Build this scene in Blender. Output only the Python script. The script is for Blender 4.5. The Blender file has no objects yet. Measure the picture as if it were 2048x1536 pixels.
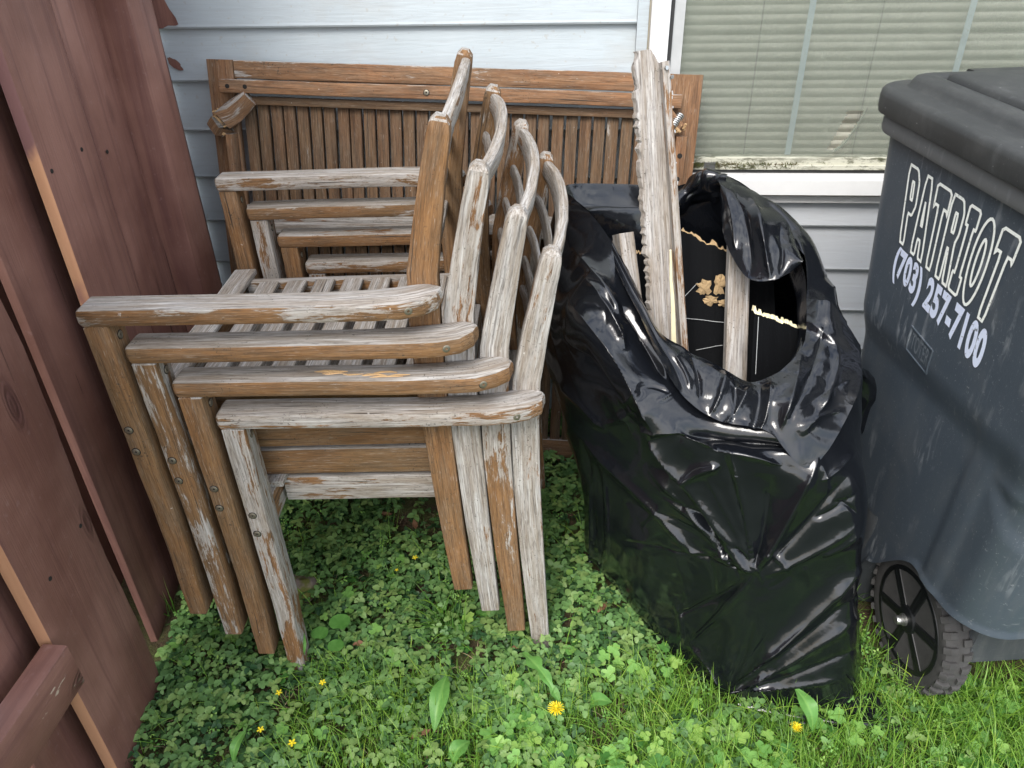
import bpy, math, random
import numpy as np
from mathutils import Vector, Matrix, noise as mnoise, Euler
R = math.radians
rng = np.random.default_rng(7); random.seed(7)
scene = bpy.context.scene
COL = scene.collection

# ------------------------------------------------------------------ camera, world, sun, exposure
CAM_H, PITCH, YAW, ROLL, FPX = 1.29, R(32.8631), R(5.4806), R(1.4983), 1554.52
cam_d = bpy.data.cameras.new('camera'); cam = bpy.data.objects.new('camera', cam_d); COL.objects.link(cam)
FWD = Vector((-math.sin(YAW)*math.cos(PITCH), math.cos(YAW)*math.cos(PITCH), -math.sin(PITCH)))
RT0 = Vector((math.cos(YAW), math.sin(YAW), 0)); UP0 = RT0.cross(FWD)
RT = RT0*math.cos(ROLL) - UP0*math.sin(ROLL); UP = UP0*math.cos(ROLL) + RT0*math.sin(ROLL)
CP = Vector((0, 0, CAM_H))
M = Matrix((RT, UP, -FWD)).transposed().to_4x4(); M.translation = CP
cam.matrix_world = M
cam_d.sensor_width = 36; cam_d.sensor_fit = 'HORIZONTAL'; cam_d.lens = FPX/2048*36
cam_d.clip_start = 0.02; cam_d.clip_end = 400
scene.camera = cam
def pt(u, v, y):
    "surveyed point: where the sight line through photo pixel u,v meets the vertical plane at distance y"
    d = FWD + RT*((u-1024)/FPX) - UP*((v-768)/FPX)
    return CP + d*(y/d.y)
def ptz(u, v, z=0.0):
    d = FWD + RT*((u-1024)/FPX) - UP*((v-768)/FPX)
    return CP + d*((z-CAM_H)/d.z)

w = bpy.data.worlds.new('World'); scene.world = w; w.use_nodes = True
nt = w.node_tree; nt.nodes.clear()
SUN_EL, SUN_AZ = R(50), R(196)
sky = nt.nodes.new('ShaderNodeTexSky'); sky.sky_type = 'NISHITA'; sky.sun_disc = False
sky.sun_elevation = SUN_EL; sky.sun_rotation = SUN_AZ; sky.air_density = 1.2; sky.dust_density = 3.0; sky.ozone_density = 1.0
# thin broken cloud over the whole dome
tc = nt.nodes.new('ShaderNodeTexCoord'); mp = nt.nodes.new('ShaderNodeMapping'); mp.inputs['Scale'].default_value = (1, 1, 2.2)
cl = nt.nodes.new('ShaderNodeTexNoise'); cl.inputs['Scale'].default_value = 3.2; cl.inputs['Detail'].default_value = 7; cl.inputs['Roughness'].default_value = .55
cr = nt.nodes.new('ShaderNodeValToRGB'); cr.color_ramp.elements[0].position = .38; cr.color_ramp.elements[1].position = .62
mixc = nt.nodes.new('ShaderNodeMixRGB'); mixc.inputs['Color2'].default_value = (9.0, 9.3, 9.8, 1)
bg = nt.nodes.new('ShaderNodeBackground'); bg.inputs['Strength'].default_value = 0.12
wo = nt.nodes.new('ShaderNodeOutputWorld')
nt.links.new(tc.outputs['Generated'], mp.inputs['Vector']); nt.links.new(mp.outputs[0], cl.inputs['Vector'])
nt.links.new(cl.outputs['Fac'], cr.inputs['Fac']); nt.links.new(cr.outputs['Color'], mixc.inputs['Fac'])
nt.links.new(sky.outputs[0], mixc.inputs['Color1']); nt.links.new(mixc.outputs[0], bg.inputs['Color']); nt.links.new(bg.outputs[0], wo.inputs[0])
sd = bpy.data.lights.new('sun', 'SUN'); sd.energy = 1.3; sd.angle = R(25); sd.color = (1, .97, .92)
so = bpy.data.objects.new('sun', sd); COL.objects.link(so)
# nishita: rotation 0 = +Y, clockwise seen from above
sdir = Vector((math.sin(SUN_AZ)*math.cos(SUN_EL), math.cos(SUN_AZ)*math.cos(SUN_EL), math.sin(SUN_EL)))
so.rotation_euler = (-sdir).to_track_quat('-Z', 'Y').to_euler()
vs = scene.view_settings; vs.view_transform = 'Standard'; vs.look = 'None'; vs.gamma = 1; vs.use_curve_mapping = False; vs.exposure = 1.38

# ------------------------------------------------------------------ helpers
def tag(o, label=None, cat=None, group=None, kind=None):
    if label: o['label'] = label
    if cat: o['category'] = cat
    if group: o['group'] = group
    if kind: o['kind'] = kind
    return o
def empty(name, loc=(0, 0, 0), rot=(0, 0, 0)):
    o = bpy.data.objects.new(name, None); COL.objects.link(o); o.location = loc; o.rotation_euler = rot; o.empty_display_size = .05
    return o
class MB:
    def __init__(s): s.v = []; s.f = []; s.g = []; s.mi = []
    def add(s, v, f, g=None, mi=0):
        n = len(s.v); s.v += [tuple(p) for p in v]; s.f += [tuple(i+n for i in q) for q in f]
        s.g += [tuple(p) for p in (g if g is not None else v)]; s.mi += [mi]*len(f)
    def build(s, name, mat, parent=None, smooth=None, mesh_only=False):
        m = bpy.data.meshes.new(name); m.from_pydata(s.v, [], s.f); 
        a = m.attributes.new('grain', 'FLOAT_VECTOR', 'POINT'); a.data.foreach_set('vector', np.array(s.g, dtype='f4').ravel())
        mats = mat if isinstance(mat, (list, tuple)) else [mat]
        for x in mats: m.materials.append(x)
        if len(mats) > 1: m.polygons.foreach_set('material_index', s.mi)
        m.update()
        if smooth is not None:
            m.shade_smooth(); m.set_sharp_from_angle(angle=R(smooth))
        o = bpy.data.objects.new(name, m); COL.objects.link(o)
        if parent: o.parent = parent
        return o
def section(w_, h_, b):
    a, c = w_/2, h_/2; b = min(b, a*.9, c*.9); k = b*.3
    return [(a, -c+b), (a, c-b), (a-k, c-k), (a-b, c), (-a+b, c), (-a+k, c-k), (-a, c-b), (-a, -c+b), (-a+k, -c+k), (-a+b, -c), (a-b, -c), (a-k, -c+k)]
def bar(mb, pts, sizes, side=(0, 1, 0), bev=.003, sub=0, wob=.0004, mi=0, gseed=None, endround=0.0):
    "a piece of wood along pts; sizes = (width along side, height); grain runs along it"
    pts = [Vector(p) for p in pts]
    if isinstance(sizes, tuple): sizes = [sizes]*len(pts)
    if sub:
        np_, ns = [], []
        for i in range(len(pts)-1):
            for k in range(sub):
                t = k/sub; np_.append(pts[i].lerp(pts[i+1], t)); ns.append(tuple(sizes[i][j]*(1-t)+sizes[i+1][j]*t for j in (0, 1)))
        pts, sizes = np_+[pts[-1]], ns+[sizes[-1]]
    side = Vector(side)
    if endround:
        # add shrinking rings at both ends so the end grain has a softened arris
        d0 = (pts[1]-pts[0]).normalized(); d1 = (pts[-1]-pts[-2]).normalized()
        e = endround
        pts = [pts[0], pts[0]+d0*e] + pts[1:-1] + [pts[-1]-d1*e, pts[-1]]
        sizes = [(sizes[0][0]-e*1.3, sizes[0][1]-e*1.3), sizes[0]] + list(sizes[1:-1]) + [sizes[-1], (sizes[-1][0]-e*1.3, sizes[-1][1]-e*1.3)]
    V, G, F = [], [], []; acc = 0
    off = Vector(gseed) if gseed else Vector((random.uniform(0, 50), random.uniform(0, 50), random.uniform(0, 50)))
    n = 12
    for i, p in enumerate(pts):
        t = (pts[min(i+1, len(pts)-1)]-pts[max(i-1, 0)]).normalized()
        s = (side - t*side.dot(t)).normalized(); u = s.cross(t).normalized()
        if i: acc += (p-pts[i-1]).length
        jx, jy = random.gauss(0, wob), random.gauss(0, wob)
        for (x, y) in section(sizes[i][0], sizes[i][1], bev):
            V.append(p + s*(x+jx) + u*(y+jy)); G.append(Vector((acc, x, y))+off)
    for i in range(len(pts)-1):
        for k in range(n):
            a, b = i*n+k, i*n+(k+1) % n
            F.append((a, b, b+n, a+n))
    F.append(tuple(reversed(range(n)))); F.append(tuple(range((len(pts)-1)*n, len(pts)*n)))
    mb.add(V, F, G, mi)
def bar_obj(name, pts, sizes, mat, parent=None, weather=None, **k):
    mb = MB(); bar(mb, pts, sizes, **k); o = mb.build(name, mat, parent, smooth=28)
    if weather is not None: o['weather'] = float(weather)
    return o
def lathe(mb, prof, n=24, axis='Z', mi=0, origin=(0, 0, 0)):
    V = []; 
    for (r, h) in prof:
        for k in range(n):
            a = 2*math.pi*k/n; c, s_ = r*math.cos(a), r*math.sin(a)
            p = {'Z': (c, s_, h), 'X': (h, c, s_), 'Y': (s_, h, c)}[axis]
            V.append((p[0]+origin[0], p[1]+origin[1], p[2]+origin[2]))
    F = []
    for i in range(len(prof)-1):
        for k in range(n): a = i*n+k; b = i*n+(k+1) % n; F.append((a, b, b+n, a+n))
    F.append(tuple(reversed(range(n)))); F.append(tuple(range((len(prof)-1)*n, len(prof)*n)))
    mb.add(V, F, mi=mi)
def box(mb, a, b, mi=0, bev=0):
    (x0, y0, z0), (x1, y1, z1) = a, b
    if bev:
        bar(mb, [((x0+x1)/2, (y0+y1)/2, z0), ((x0+x1)/2, (y0+y1)/2, z1)], (y1-y0, x1-x0), side=(0, 1, 0), bev=bev, mi=mi, wob=0); return
    V = [(x, y, z) for z in (z0, z1) for y in (y0, y1) for x in (x0, x1)]
    mb.add(V, [(0, 2, 3, 1), (4, 5, 7, 6), (0, 1, 5, 4), (2, 6, 7, 3), (0, 4, 6, 2), (1, 3, 7, 5)], mi=mi)
def np_mesh(name, V, F, mat, parent=None, tint=None, smooth=True):
    m = bpy.data.meshes.new(name); V = np.asarray(V, 'f4'); F = np.asarray(F, 'i4')
    m.vertices.add(len(V)); m.vertices.foreach_set('co', V.ravel())
    k = F.shape[1]; m.loops.add(F.size); m.loops.foreach_set('vertex_index', F.ravel())
    m.polygons.add(len(F)); m.polygons.foreach_set('loop_start', np.arange(0, F.size, k, dtype='i4'))
    m.polygons.foreach_set('loop_total', np.full(len(F), k, 'i4'))
    if tint is not None:
        a = m.attributes.new('tint', 'FLOAT', 'POINT'); a.data.foreach_set('value', np.asarray(tint, 'f4'))
    m.update(calc_edges=True); m.validate()
    if smooth: m.shade_smooth()
    m.materials.append(mat)
    o = bpy.data.objects.new(name, m); COL.objects.link(o)
    if parent: o.parent = parent
    return o

# ------------------------------------------------------------------ materials
class NT:
    def __init__(s, name):
        s.m = bpy.data.materials.new(name); s.m.use_nodes = True; s.t = s.m.node_tree; s.b = s.t.nodes['Principled BSDF']
    def n(s, typ, **kw):
        nd = s.t.nodes.new(typ)
        for k, v in kw.items(): setattr(nd, k, v)
        return nd
    def l(s, a, b): s.t.links.new(a, b)
    def setv(s, inp, v):
        if isinstance(v, bpy.types.NodeSocket): s.l(v, inp)
        else: inp.default_value = v
    def attr(s, name, typ='GEOMETRY'):
        return s.n('ShaderNodeAttribute', attribute_name=name, attribute_type=typ)
    def mapping(s, vec, scale=(1, 1, 1), loc=(0, 0, 0)):
        m = s.n('ShaderNodeMapping'); s.l(vec, m.inputs[0]); m.inputs['Scale'].default_value = scale; s.setv(m.inputs['Location'], loc); return m.outputs[0]
    def noise(s, vec, scale=5, detail=4, rough=.55, dist=0, out='Fac'):
        n = s.n('ShaderNodeTexNoise'); s.l(vec, n.inputs['Vector']); n.inputs['Scale'].default_value = scale; n.inputs['Detail'].default_value = detail
        n.inputs['Roughness'].default_value = rough; n.inputs['Distortion'].default_value = dist; return n.outputs[out]
    def ramp(s, fac, els, interp='LINEAR'):
        r = s.n('ShaderNodeValToRGB'); s.l(fac, r.inputs[0]); r.color_ramp.interpolation = interp
        e = r.color_ramp.elements
        while len(e) < len(els): e.new(.5)
        for i, (p, c) in enumerate(els):
            e[i].position = p; e[i].color = (c, c, c, 1) if isinstance(c, (int, float)) else (*c, 1)
        return r.outputs[0]
    def mix(s, fac, a, b, typ='MIX'):
        m = s.n('ShaderNodeMixRGB', blend_type=typ); s.setv(m.inputs[0], fac)
        for i, v in ((1, a), (2, b)):
            if isinstance(v, tuple): v = (*v, 1) if len(v) == 3 else v
            s.setv(m.inputs[i], v)
        return m.outputs[0]
    def math(s, op, a, b=0.0, clamp=False):
        m = s.n('ShaderNodeMath', operation=op, use_clamp=clamp); s.setv(m.inputs[0], a); s.setv(m.inputs[1], b); return m.outputs[0]
    def bump(s, h, strength=.3, dist=.002, prev=None):
        b = s.n('ShaderNodeBump'); b.inputs['Strength'].default_value = strength; b.inputs['Distance'].default_value = dist; s.l(h, b.inputs['Height'])
        if prev: s.l(prev, b.inputs['Normal'])
        return b.outputs[0]
    def out(s, color=None, rough=None, normal=None, **kw):
        if color is not None: s.setv(s.b.inputs['Base Color'], (*color, 1) if isinstance(color, tuple) and len(color) == 3 else color)
        if rough is not None: s.setv(s.b.inputs['Roughness'], rough)
        if normal is not None: s.l(normal, s.b.inputs['Normal'])
        for k, v in kw.items(): s.setv(s.b.inputs[k], v)
        return s.m

def wood_material(name, brown_lo=(.125, .062, .026), brown_hi=(.30, .155, .064), grey_lo=(.15, .138, .127), grey_hi=(.52, .50, .475), topgrey=1.2, base_weather=0.0, olive=.35):
    N = NT(name)
    g0 = N.attr('grain').outputs['Vector']; oi = N.n('ShaderNodeObjectInfo').outputs['Random']
    rnd = N.math('MULTIPLY', oi, 31.7)
    add = N.n('ShaderNodeVectorMath', operation='ADD'); N.l(g0, add.inputs[0])
    cmb = N.n('ShaderNodeCombineXYZ'); N.l(rnd, cmb.inputs[0]); N.l(rnd, cmb.inputs[1]); N.l(rnd, cmb.inputs[2]); N.l(cmb.outputs[0], add.inputs[1]); g = add.outputs[0]
    fine = N.noise(N.mapping(g, (14, 420, 420)), 1, 6, .65)
    streak = N.noise(N.mapping(g, (6, 90, 90)), 1, 7, .68, .5)
    pores = N.noise(N.mapping(g, (55, 800, 800)), 1, 2, .5)
    patch = N.noise(N.mapping(g, (11, 60, 60)), 1, 8, .72, .3)
    broad = N.noise(N.mapping(g, (3, 8, 8)), 1, 3, .5)
    crack = N.noise(N.mapping(g, (5, 230, 230)), 1, 3, .5)
    weather = N.attr('weather', 'OBJECT').outputs['Fac']
    geo = N.n('ShaderNodeNewGeometry'); sp = N.n('ShaderNodeSeparateXYZ'); N.l(geo.outputs['True Normal'], sp.inputs[0])
    up = N.ramp(sp.outputs[2], [(.35, 0.0), (.8, 1.0)])
    fade = N.attr('fade', 'OBJECT').outputs['Fac']; oc = N.n('ShaderNodeSeparateXYZ'); N.l(N.n('ShaderNodeTexCoord').outputs['Object'], oc.inputs[0])
    weather = N.math('ADD', weather, N.math('MULTIPLY', fade, N.math('SUBTRACT', oc.outputs[2], .45)))
    e = N.math('ADD', N.math('MULTIPLY', up, topgrey), N.math('ADD', weather, base_weather))
    e = N.math('ADD', e, N.math('MULTIPLY', N.math('SUBTRACT', patch, .5), 2.6))
    e = N.math('ADD', e, N.math('MULTIPLY', N.math('SUBTRACT', broad, .5), 1.6))
    e = N.math('ADD', e, N.math('MULTIPLY', N.math('SUBTRACT', fine, .5), .5))
    grey = N.ramp(e, [(.42, 0.0), (.62, 1.0)])
    edge = N.math('MULTIPLY', N.ramp(e, [(.46, 0.0), (.54, 1.0)]), N.ramp(e, [(.62, 1.0), (.78, 0.0)]))
    br = N.mix(N.ramp(streak, [(.3, 0.0), (.7, 1.0)]), brown_lo, brown_hi)
    br = N.mix(N.math('MULTIPLY', N.ramp(broad, [(.45, 0.0), (.6, 1.0)]), olive), br, (.13, .098, .052))
    br = N.mix(N.ramp(patch, [(.42, .0), (.62, .45)]), br, (.17, .13, .09))
    br = N.mix(N.ramp(fine, [(.30, .65), (.55, 0.0)]), br, tuple(c*.35 for c in brown_lo))
    gr = N.mix(N.ramp(fine, [(.32, 0.0), (.66, 1.0)]), grey_lo, grey_hi)
    gr = N.mix(N.ramp(streak, [(.38, .75), (.62, 0.0)]), gr, (.19, .145, .10))
    col = N.mix(grey, br, gr)
    col = N.mix(N.math('MULTIPLY', edge, .4), col, (.42, .39, .355))
    col = N.mix(N.ramp(crack, [(.27, .9), (.35, 0.0)]), col, (.035, .027, .022))
    spots = N.noise(g, 260, 2, .5); sb = N.noise(g, 22, 3, .5)
    col = N.mix(N.math('MULTIPLY', N.ramp(spots, [(.62, 0.0), (.72, .8)]), N.ramp(sb, [(.48, 0.0), (.62, 1.0)])), col, (.03, .027, .022))
    fl = N.noise(g, 120, 2, .5)
    col = N.mix(N.math('MULTIPLY', N.ramp(fl, [(.74, 0.0), (.78, .5)]), N.ramp(sb, [(.5, 1.0), (.56, 0.0)])), col, (.6, .58, .54))
    col = N.mix(N.ramp(pores, [(.30, .55), (.42, 0.0)]), col, (.05, .036, .025))
    col = N.mix(N.ramp(pores, [(.62, 0.0), (.75, .35)]), col, (.46, .42, .37))
    h = N.math('ADD', N.math('MULTIPLY', fine, .6), N.math('ADD', N.math('MULTIPLY', N.ramp(crack, [(.27, 0.0), (.37, 1.0)]), .8), N.math('MULTIPLY', grey, .35)))
    nrm = N.bump(h, .55, .0016)
    return N.out(col, N.ramp(fine, [(.3, .92), (.7, .7)]), nrm, **{'Specular IOR Level': .3})
M_wood = wood_material('weathered_teak')
M_table = wood_material('table_teak', brown_lo=(.125, .060, .030), brown_hi=(.34, .180, .090), topgrey=.65, base_weather=.02, olive=.15)
M_slat = wood_material('table_slat_teak', brown_lo=(.06, .032, .018), brown_hi=(.215, .118, .060), topgrey=.1, base_weather=-.2, olive=.2)
M_plank = wood_material('grey_plank', grey_lo=(.19, .175, .165), grey_hi=(.52, .50, .48), topgrey=.4, base_weather=.85)

def fence_paint():
    N = NT('fence_stain'); g = N.attr('grain').outputs['Vector']; oi = N.n('ShaderNodeObjectInfo').outputs['Random']
    cmb = N.n('ShaderNodeCombineXYZ'); r = N.math('MULTIPLY', oi, 17.0)
    for i in range(3): N.l(r, cmb.inputs[i])
    add = N.n('ShaderNodeVectorMath', operation='ADD'); N.l(g, add.inputs[0]); N.l(cmb.outputs[0], add.inputs[1]); g = add.outputs[0]
    streak = N.noise(N.mapping(g, (2.0, 34, 34)), 1, 6, .6, .8); fine = N.noise(N.mapping(g, (12, 300, 300)), 1, 4, .6); blot = N.noise(g, 5, 4, .55)
    col = N.mix(N.ramp(blot, [(.35, 0.0), (.65, 1.0)]), (.155, .070, .053), (.255, .130, .102))
    col = N.mix(N.ramp(streak, [(.3, .6), (.5, 0.0)]), col, (.10, .042, .040))
    cr = N.noise(N.mapping(g, (1.6, 55, 55)), 1, 3, .5, 1.2)
    crk = N.ramp(cr, [(.275, 1.0), (.30, 0.0)])
    col = N.mix(N.math('MULTIPLY', crk, .9), col, (.035, .013, .012))
    chip = N.noise(N.mapping(g, (10, 30, 30)), 1, 5, .6); ch_ = N.attr('chips', 'OBJECT').outputs['Fac']; chm = N.ramp(N.math('ADD', chip, ch_), [(.735, 0.0), (.75, 1.0)])
    col = N.mix(N.math('MULTIPLY', chm, .8), col, (.46, .37, .29))
    dust = N.noise(g, 90, 3, .6); col = N.mix(N.ramp(dust, [(.62, 0.0), (.75, .25)]), col, (.32, .22, .21))
    # knots
    v = N.n('ShaderNodeTexVoronoi', feature='F1'); N.l(N.mapping(g, (2.6, 7, 7)), v.inputs['Vector']); v.inputs['Scale'].default_value = 1; v.inputs['Randomness'].default_value = 1
    kd = N.math('ADD', v.outputs['Distance'], N.math('MULTIPLY', N.math('SUBTRACT', blot, .5), .06))
    kn = N.ramp(kd, [(.07, 1.0), (.14, 0.0)]); ring = N.math('SINE', N.math('MULTIPLY', kd, 160.0))
    col = N.mix(N.math('MULTIPLY', kn, .75), col, (.07, .028, .026))
    h = N.math('ADD', N.math('MULTIPLY', streak, 1.0), N.math('ADD', N.math('MULTIPLY', fine, .35), N.math('SUBTRACT', N.math('MULTIPLY', N.math('MULTIPLY', ring, kn), .5), N.math('MULTIPLY', crk, 1.2))))
    return N.out(col, N.ramp(fine, [(.3, .62), (.7, .46)]), N.bump(h, .5, .003), **{'Specular IOR Level': .4})
M_fence = fence_paint()
def bare_edge():
    N = NT('bare_cedar_edge'); g = N.attr('grain').outputs['Vector']
    s_ = N.noise(N.mapping(g, (4, 60, 60)), 1, 5, .6); b = N.noise(N.mapping(g, (5, 12, 12)), 1, 4, .6)
    col = N.mix(s_, (.30, .135, .07), (.52, .28, .155)); col = N.mix(N.ramp(b, [(.55, 0.0), (.66, .8)]), col, (.2, .085, .075))
    gx = N.n('ShaderNodeSeparateXYZ'); N.l(g, gx.inputs[0]); e_ = N.math('ADD', gx.outputs[0], N.math('MULTIPLY', N.math('SUBTRACT', b, .5), .25))
    col = N.mix(N.ramp(e_, [(.955, 0.0), (.985, 1.0)]), col, (.15, .068, .064))
    return N.out(col, .75, N.bump(s_, .4, .002))
M_bare = bare_edge()

def siding_mat():
    N = NT('vinyl_siding'); tc_ = N.n('ShaderNodeTexCoord').outputs['Object']
    gr = N.noise(N.mapping(tc_, (6, 60, 90)), 1, 5, .65, 1.2); gf = N.noise(N.mapping(tc_, (20, 200, 260)), 1, 3, .6)
    bl = N.noise(tc_, 3, 4, .6); sp = N.noise(N.mapping(tc_, (90, 90, 90)), 1, 2, .5)
    col = N.mix(N.ramp(bl, [(.3, 0.0), (.7, 1.0)]), (.385, .435, .462), (.465, .515, .54))
    col = N.mix(N.ramp(gr, [(.34, .5), (.52, 0.0)]), col, (.36, .385, .40))
    col = N.mix(N.ramp(sp, [(.66, 0.0), (.74, .5)]), col, (.36, .34, .31))
    geo = N.n('ShaderNodeNewGeometry'); sx = N.n('ShaderNodeSeparateXYZ'); N.l(geo.outputs['Position'], sx.inputs[0])
    # greyer, pinkish tone to the right below the window
    f = N.math('MULTIPLY', N.ramp(sx.outputs[0], [(.25, 0.0), (.4, 1.0)]), .55); col = N.mix(f, col, (.42, .41, .425))
    dirt = N.noise(N.mapping(tc_, (5, 5, 9)), 1, 5, .65); col = N.mix(N.ramp(dirt, [(.56, 0.0), (.75, .35)]), col, (.38, .36, .33))
    return N.out(col, .5, N.bump(N.math('ADD', gr, N.math('MULTIPLY', gf, .4)), .5, .0014), **{'Specular IOR Level': .4})
M_siding = siding_mat()
def simple(name, col, rough=.5, bump=None, var=.12, **kw):
    N = NT(name); tc_ = N.n('ShaderNodeTexCoord').outputs['Object']
    n1 = N.noise(tc_, 25, 5, .6); dark = tuple(c*(1-var*2) for c in col); c = N.mix(n1, dark, tuple(min(1, x*(1+var)) for x in col))
    nrm = None
    if bump: nrm = N.bump(N.noise(tc_, bump[0], 4, .6), bump[1], bump[2])
    return N.out(c, rough, nrm, **kw)
M_white = simple('white_vinyl', (.74, .74, .73), .35, (60, .1, .001), .05)
M_trim = simple('old_white_trim', (.66, .655, .65), .45, (60, .15, .001), .12)
M_greyframe = simple('screen_frame_aluminium', (.46, .47, .47), .5, (200, .2, .0005), .12)
M_gasket = simple('dark_gasket', (.03, .03, .03), .7)
M_brass = simple('brass_screw', (.30, .27, .21), .5, (300, .3, .0003), .25, Metallic=.85)
M_steel = simple('zinc_steel', (.5, .5, .48), .3, (300, .3, .0003), .15, Metallic=.9)
M_dark = simple('dark_hole', (.012, .01, .008), .9)
M_break = simple('fresh_broken_wood', (.62, .40, .20), .85, (180, .8, .003), .3)
M_cut = simple('pale_split_wood', (.80, .72, .47), .8, (150, .4, .002), .15)
M_card = simple('torn_fibreboard', (.52, .36, .19), .9, (260, .9, .003), .25)
M_backing = simple('dark_sheathing', (.05, .045, .04), .9)
M_room = simple('room_wall', (.35, .33, .28), .8)
M_leafdry = simple('dry_leaf', (.26, .13, .07), .8, (120, .5, .002), .3)
M_rubber = simple('dusty_rubber', (.055, .053, .052), .9, (400, .5, .0008), .4)
M_hub = simple('black_wheel_plastic', (.008, .009, .010), .45, (120, .15, .0006), .2, **{'Specular IOR Level': .35})

def track_mat():
    N = NT('mossy_sill_track'); p = N.n('ShaderNodeTexCoord').outputs['Object']
    n1 = N.noise(N.mapping(p, (18, 40, 60)), 1, 8, .75); n2 = N.noise(N.mapping(p, (3, 3, 3)), 1, 3, .5); n3 = N.noise(p, 130, 5, .7)
    col = N.mix(n1, (.40, .39, .30), (.66, .65, .56))
    f = N.math('MULTIPLY', N.ramp(n1, [(.48, 0.0), (.56, 1.0)]), N.ramp(n2, [(.4, .3), (.55, 1.0)]))
    col = N.mix(f, col, N.mix(n3, (.02, .022, .012), (.13, .13, .07)))
    return N.out(col, .85, N.bump(n1, .6, .003))
M_track = track_mat()
def moss_mat():
    N = NT('moss'); p = N.n('ShaderNodeTexCoord').outputs['Object']; n1 = N.noise(p, 140, 6, .7); n2 = N.noise(p, 30, 4, .6)
    col = N.mix(n1, (.03, .035, .008), (.17, .19, .035)); col = N.mix(N.ramp(n2, [(.45, 0.0), (.6, .8)]), col, (.14, .09, .045))
    return N.out(col, .95, N.bump(n1, .9, .006))
M_moss = moss_mat()
def bin_mat(name, lo, hi, rough=.42, scr=1.0):
    N = NT(name); p = N.n('ShaderNodeTexCoord').outputs['Object']
    bl = N.noise(p, 6, 5, .6); fine = N.noise(p, 480, 3, .6); d = N.noise(N.mapping(p, (30, 12, 6)), 1, 6, .7)
    col = N.mix(bl, lo, hi)
    s1 = N.noise(N.mapping(p, (160, 60, 9), (3, 1, 2)), 1, 4, .6, .6); s2 = N.noise(p, 4.5, 4, .6)
    m = N.math('MULTIPLY', N.math('MULTIPLY', N.ramp(s1, [(.56, 0.0), (.66, 1.0)]), N.ramp(s2, [(.48, 0.0), (.62, 1.0)])), .55*scr)
    col = N.mix(m, col, (.30, .32, .34))
    s3 = N.noise(N.mapping(p, (20, 240, 200), (9, 4, 2)), 1, 3, .6, 1.0)
    col = N.mix(N.math('MULTIPLY', N.ramp(s3, [(.63, 0.0), (.70, 1.0)]), .4*scr), col, (.28, .29, .3))
    col = N.mix(N.ramp(d, [(.5, 0.0), (.8, .30)]), col, (.14, .14, .135))
    sp = N.noise(p, 170, 2, .5); col = N.mix(N.ramp(sp, [(.74, 0.0), (.78, .5)]), col, (.35, .35, .35))
    return N.out(col, N.ramp(bl, [(.3, rough-.06), (.7, rough+.1)]), N.bump(N.math('ADD', fine, N.math('MULTIPLY', d, .3)), .22, .0008), **{'Specular IOR Level': .45})
M_bin = bin_mat('bin_blue_grey_plastic', (.044, .056, .071), (.062, .078, .097))
M_binlid = bin_mat('bin_lid_black_plastic', (.020, .022, .023), (.044, .046, .046), .5, .12)
M_binlow = bin_mat('bin_base_plastic', (.030, .034, .040), (.045, .05, .056), .6, .3)
def print_mat():
    N = NT('worn_white_print'); p = N.n('ShaderNodeTexCoord').outputs['Object']; n1 = N.noise(p, 220, 4, .7); n2 = N.noise(p, 18, 3, .6)
    col = N.mix(N.math('MULTIPLY', N.ramp(n1, [(.56, 0.0), (.66, 1.0)]), N.ramp(n2, [(.45, .2), (.65, .9)])), (.85, .87, .82), (.14, .15, .16))
    return N.out(col, .6)
M_print = print_mat()
def print_mat2():
    N = NT('pale_blue_print'); p = N.n('ShaderNodeTexCoord').outputs['Object']; n1 = N.noise(p, 150, 4, .7)
    return N.out(N.mix(N.ramp(n1, [(.60, 0.0), (.66, .9)]), (.66, .72, .88), (.14, .15, .17)), .55)
M_print2 = print_mat2()

def bag_mat():
    N = NT('black_bag_film'); p = N.n('ShaderNodeTexCoord').outputs['Object']
    sc = N.mapping(p, (1, 1, 1)); n1 = N.noise(sc, 14, 5, .6, .6); n2 = N.noise(sc, 55, 3, .55, .8)
    vo = N.n('ShaderNodeTexVoronoi', feature='DISTANCE_TO_EDGE'); N.l(N.mapping(p, (16, 16, 16)), vo.inputs['Vector']); vo.inputs['Scale'].default_value = 1
    crk = N.ramp(vo.outputs['Distance'], [(0.0, 0.0), (.10, 1.0)])
    dust = N.noise(p, 700, 2, .6); col = N.mix(N.ramp(dust, [(.66, 0.0), (.78, .25)]), (.0050, .0058, .0078), (.06, .07, .085))
    h = N.math('ADD', N.math('MULTIPLY', n1, .45), N.math('ADD', N.math('MULTIPLY', n2, .07), N.math('MULTIPLY', crk, .03)))
    wp = N.n('ShaderNodeVectorMath', operation='ADD'); N.l(p, wp.inputs[0]); wn = N.noise(p, 18, 4, .6, 0, 'Color'); ws = N.n('ShaderNodeVectorMath', operation='SCALE'); N.l(wn, ws.inputs[0]); ws.inputs[3].default_value = .05; N.l(ws.outputs[0], wp.inputs[1])
    v2 = N.n('ShaderNodeTexVoronoi', feature='F1'); N.l(wp.outputs[0], v2.inputs['Vector']); v2.inputs['Scale'].default_value = 38; mk = N.ramp(N.noise(p, 7, 3, .6), [(.52, 0.0), (.66, 1.0)])
    h = N.math('ADD', h, N.math('MULTIPLY', N.math('MULTIPLY', v2.outputs['Distance'], mk), .55))
    return N.out(col, N.ramp(n2, [(.35, .11), (.7, .20)]), N.bump(h, .20, .010), **{'Specular IOR Level': .62})
M_bag = bag_mat()
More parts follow.
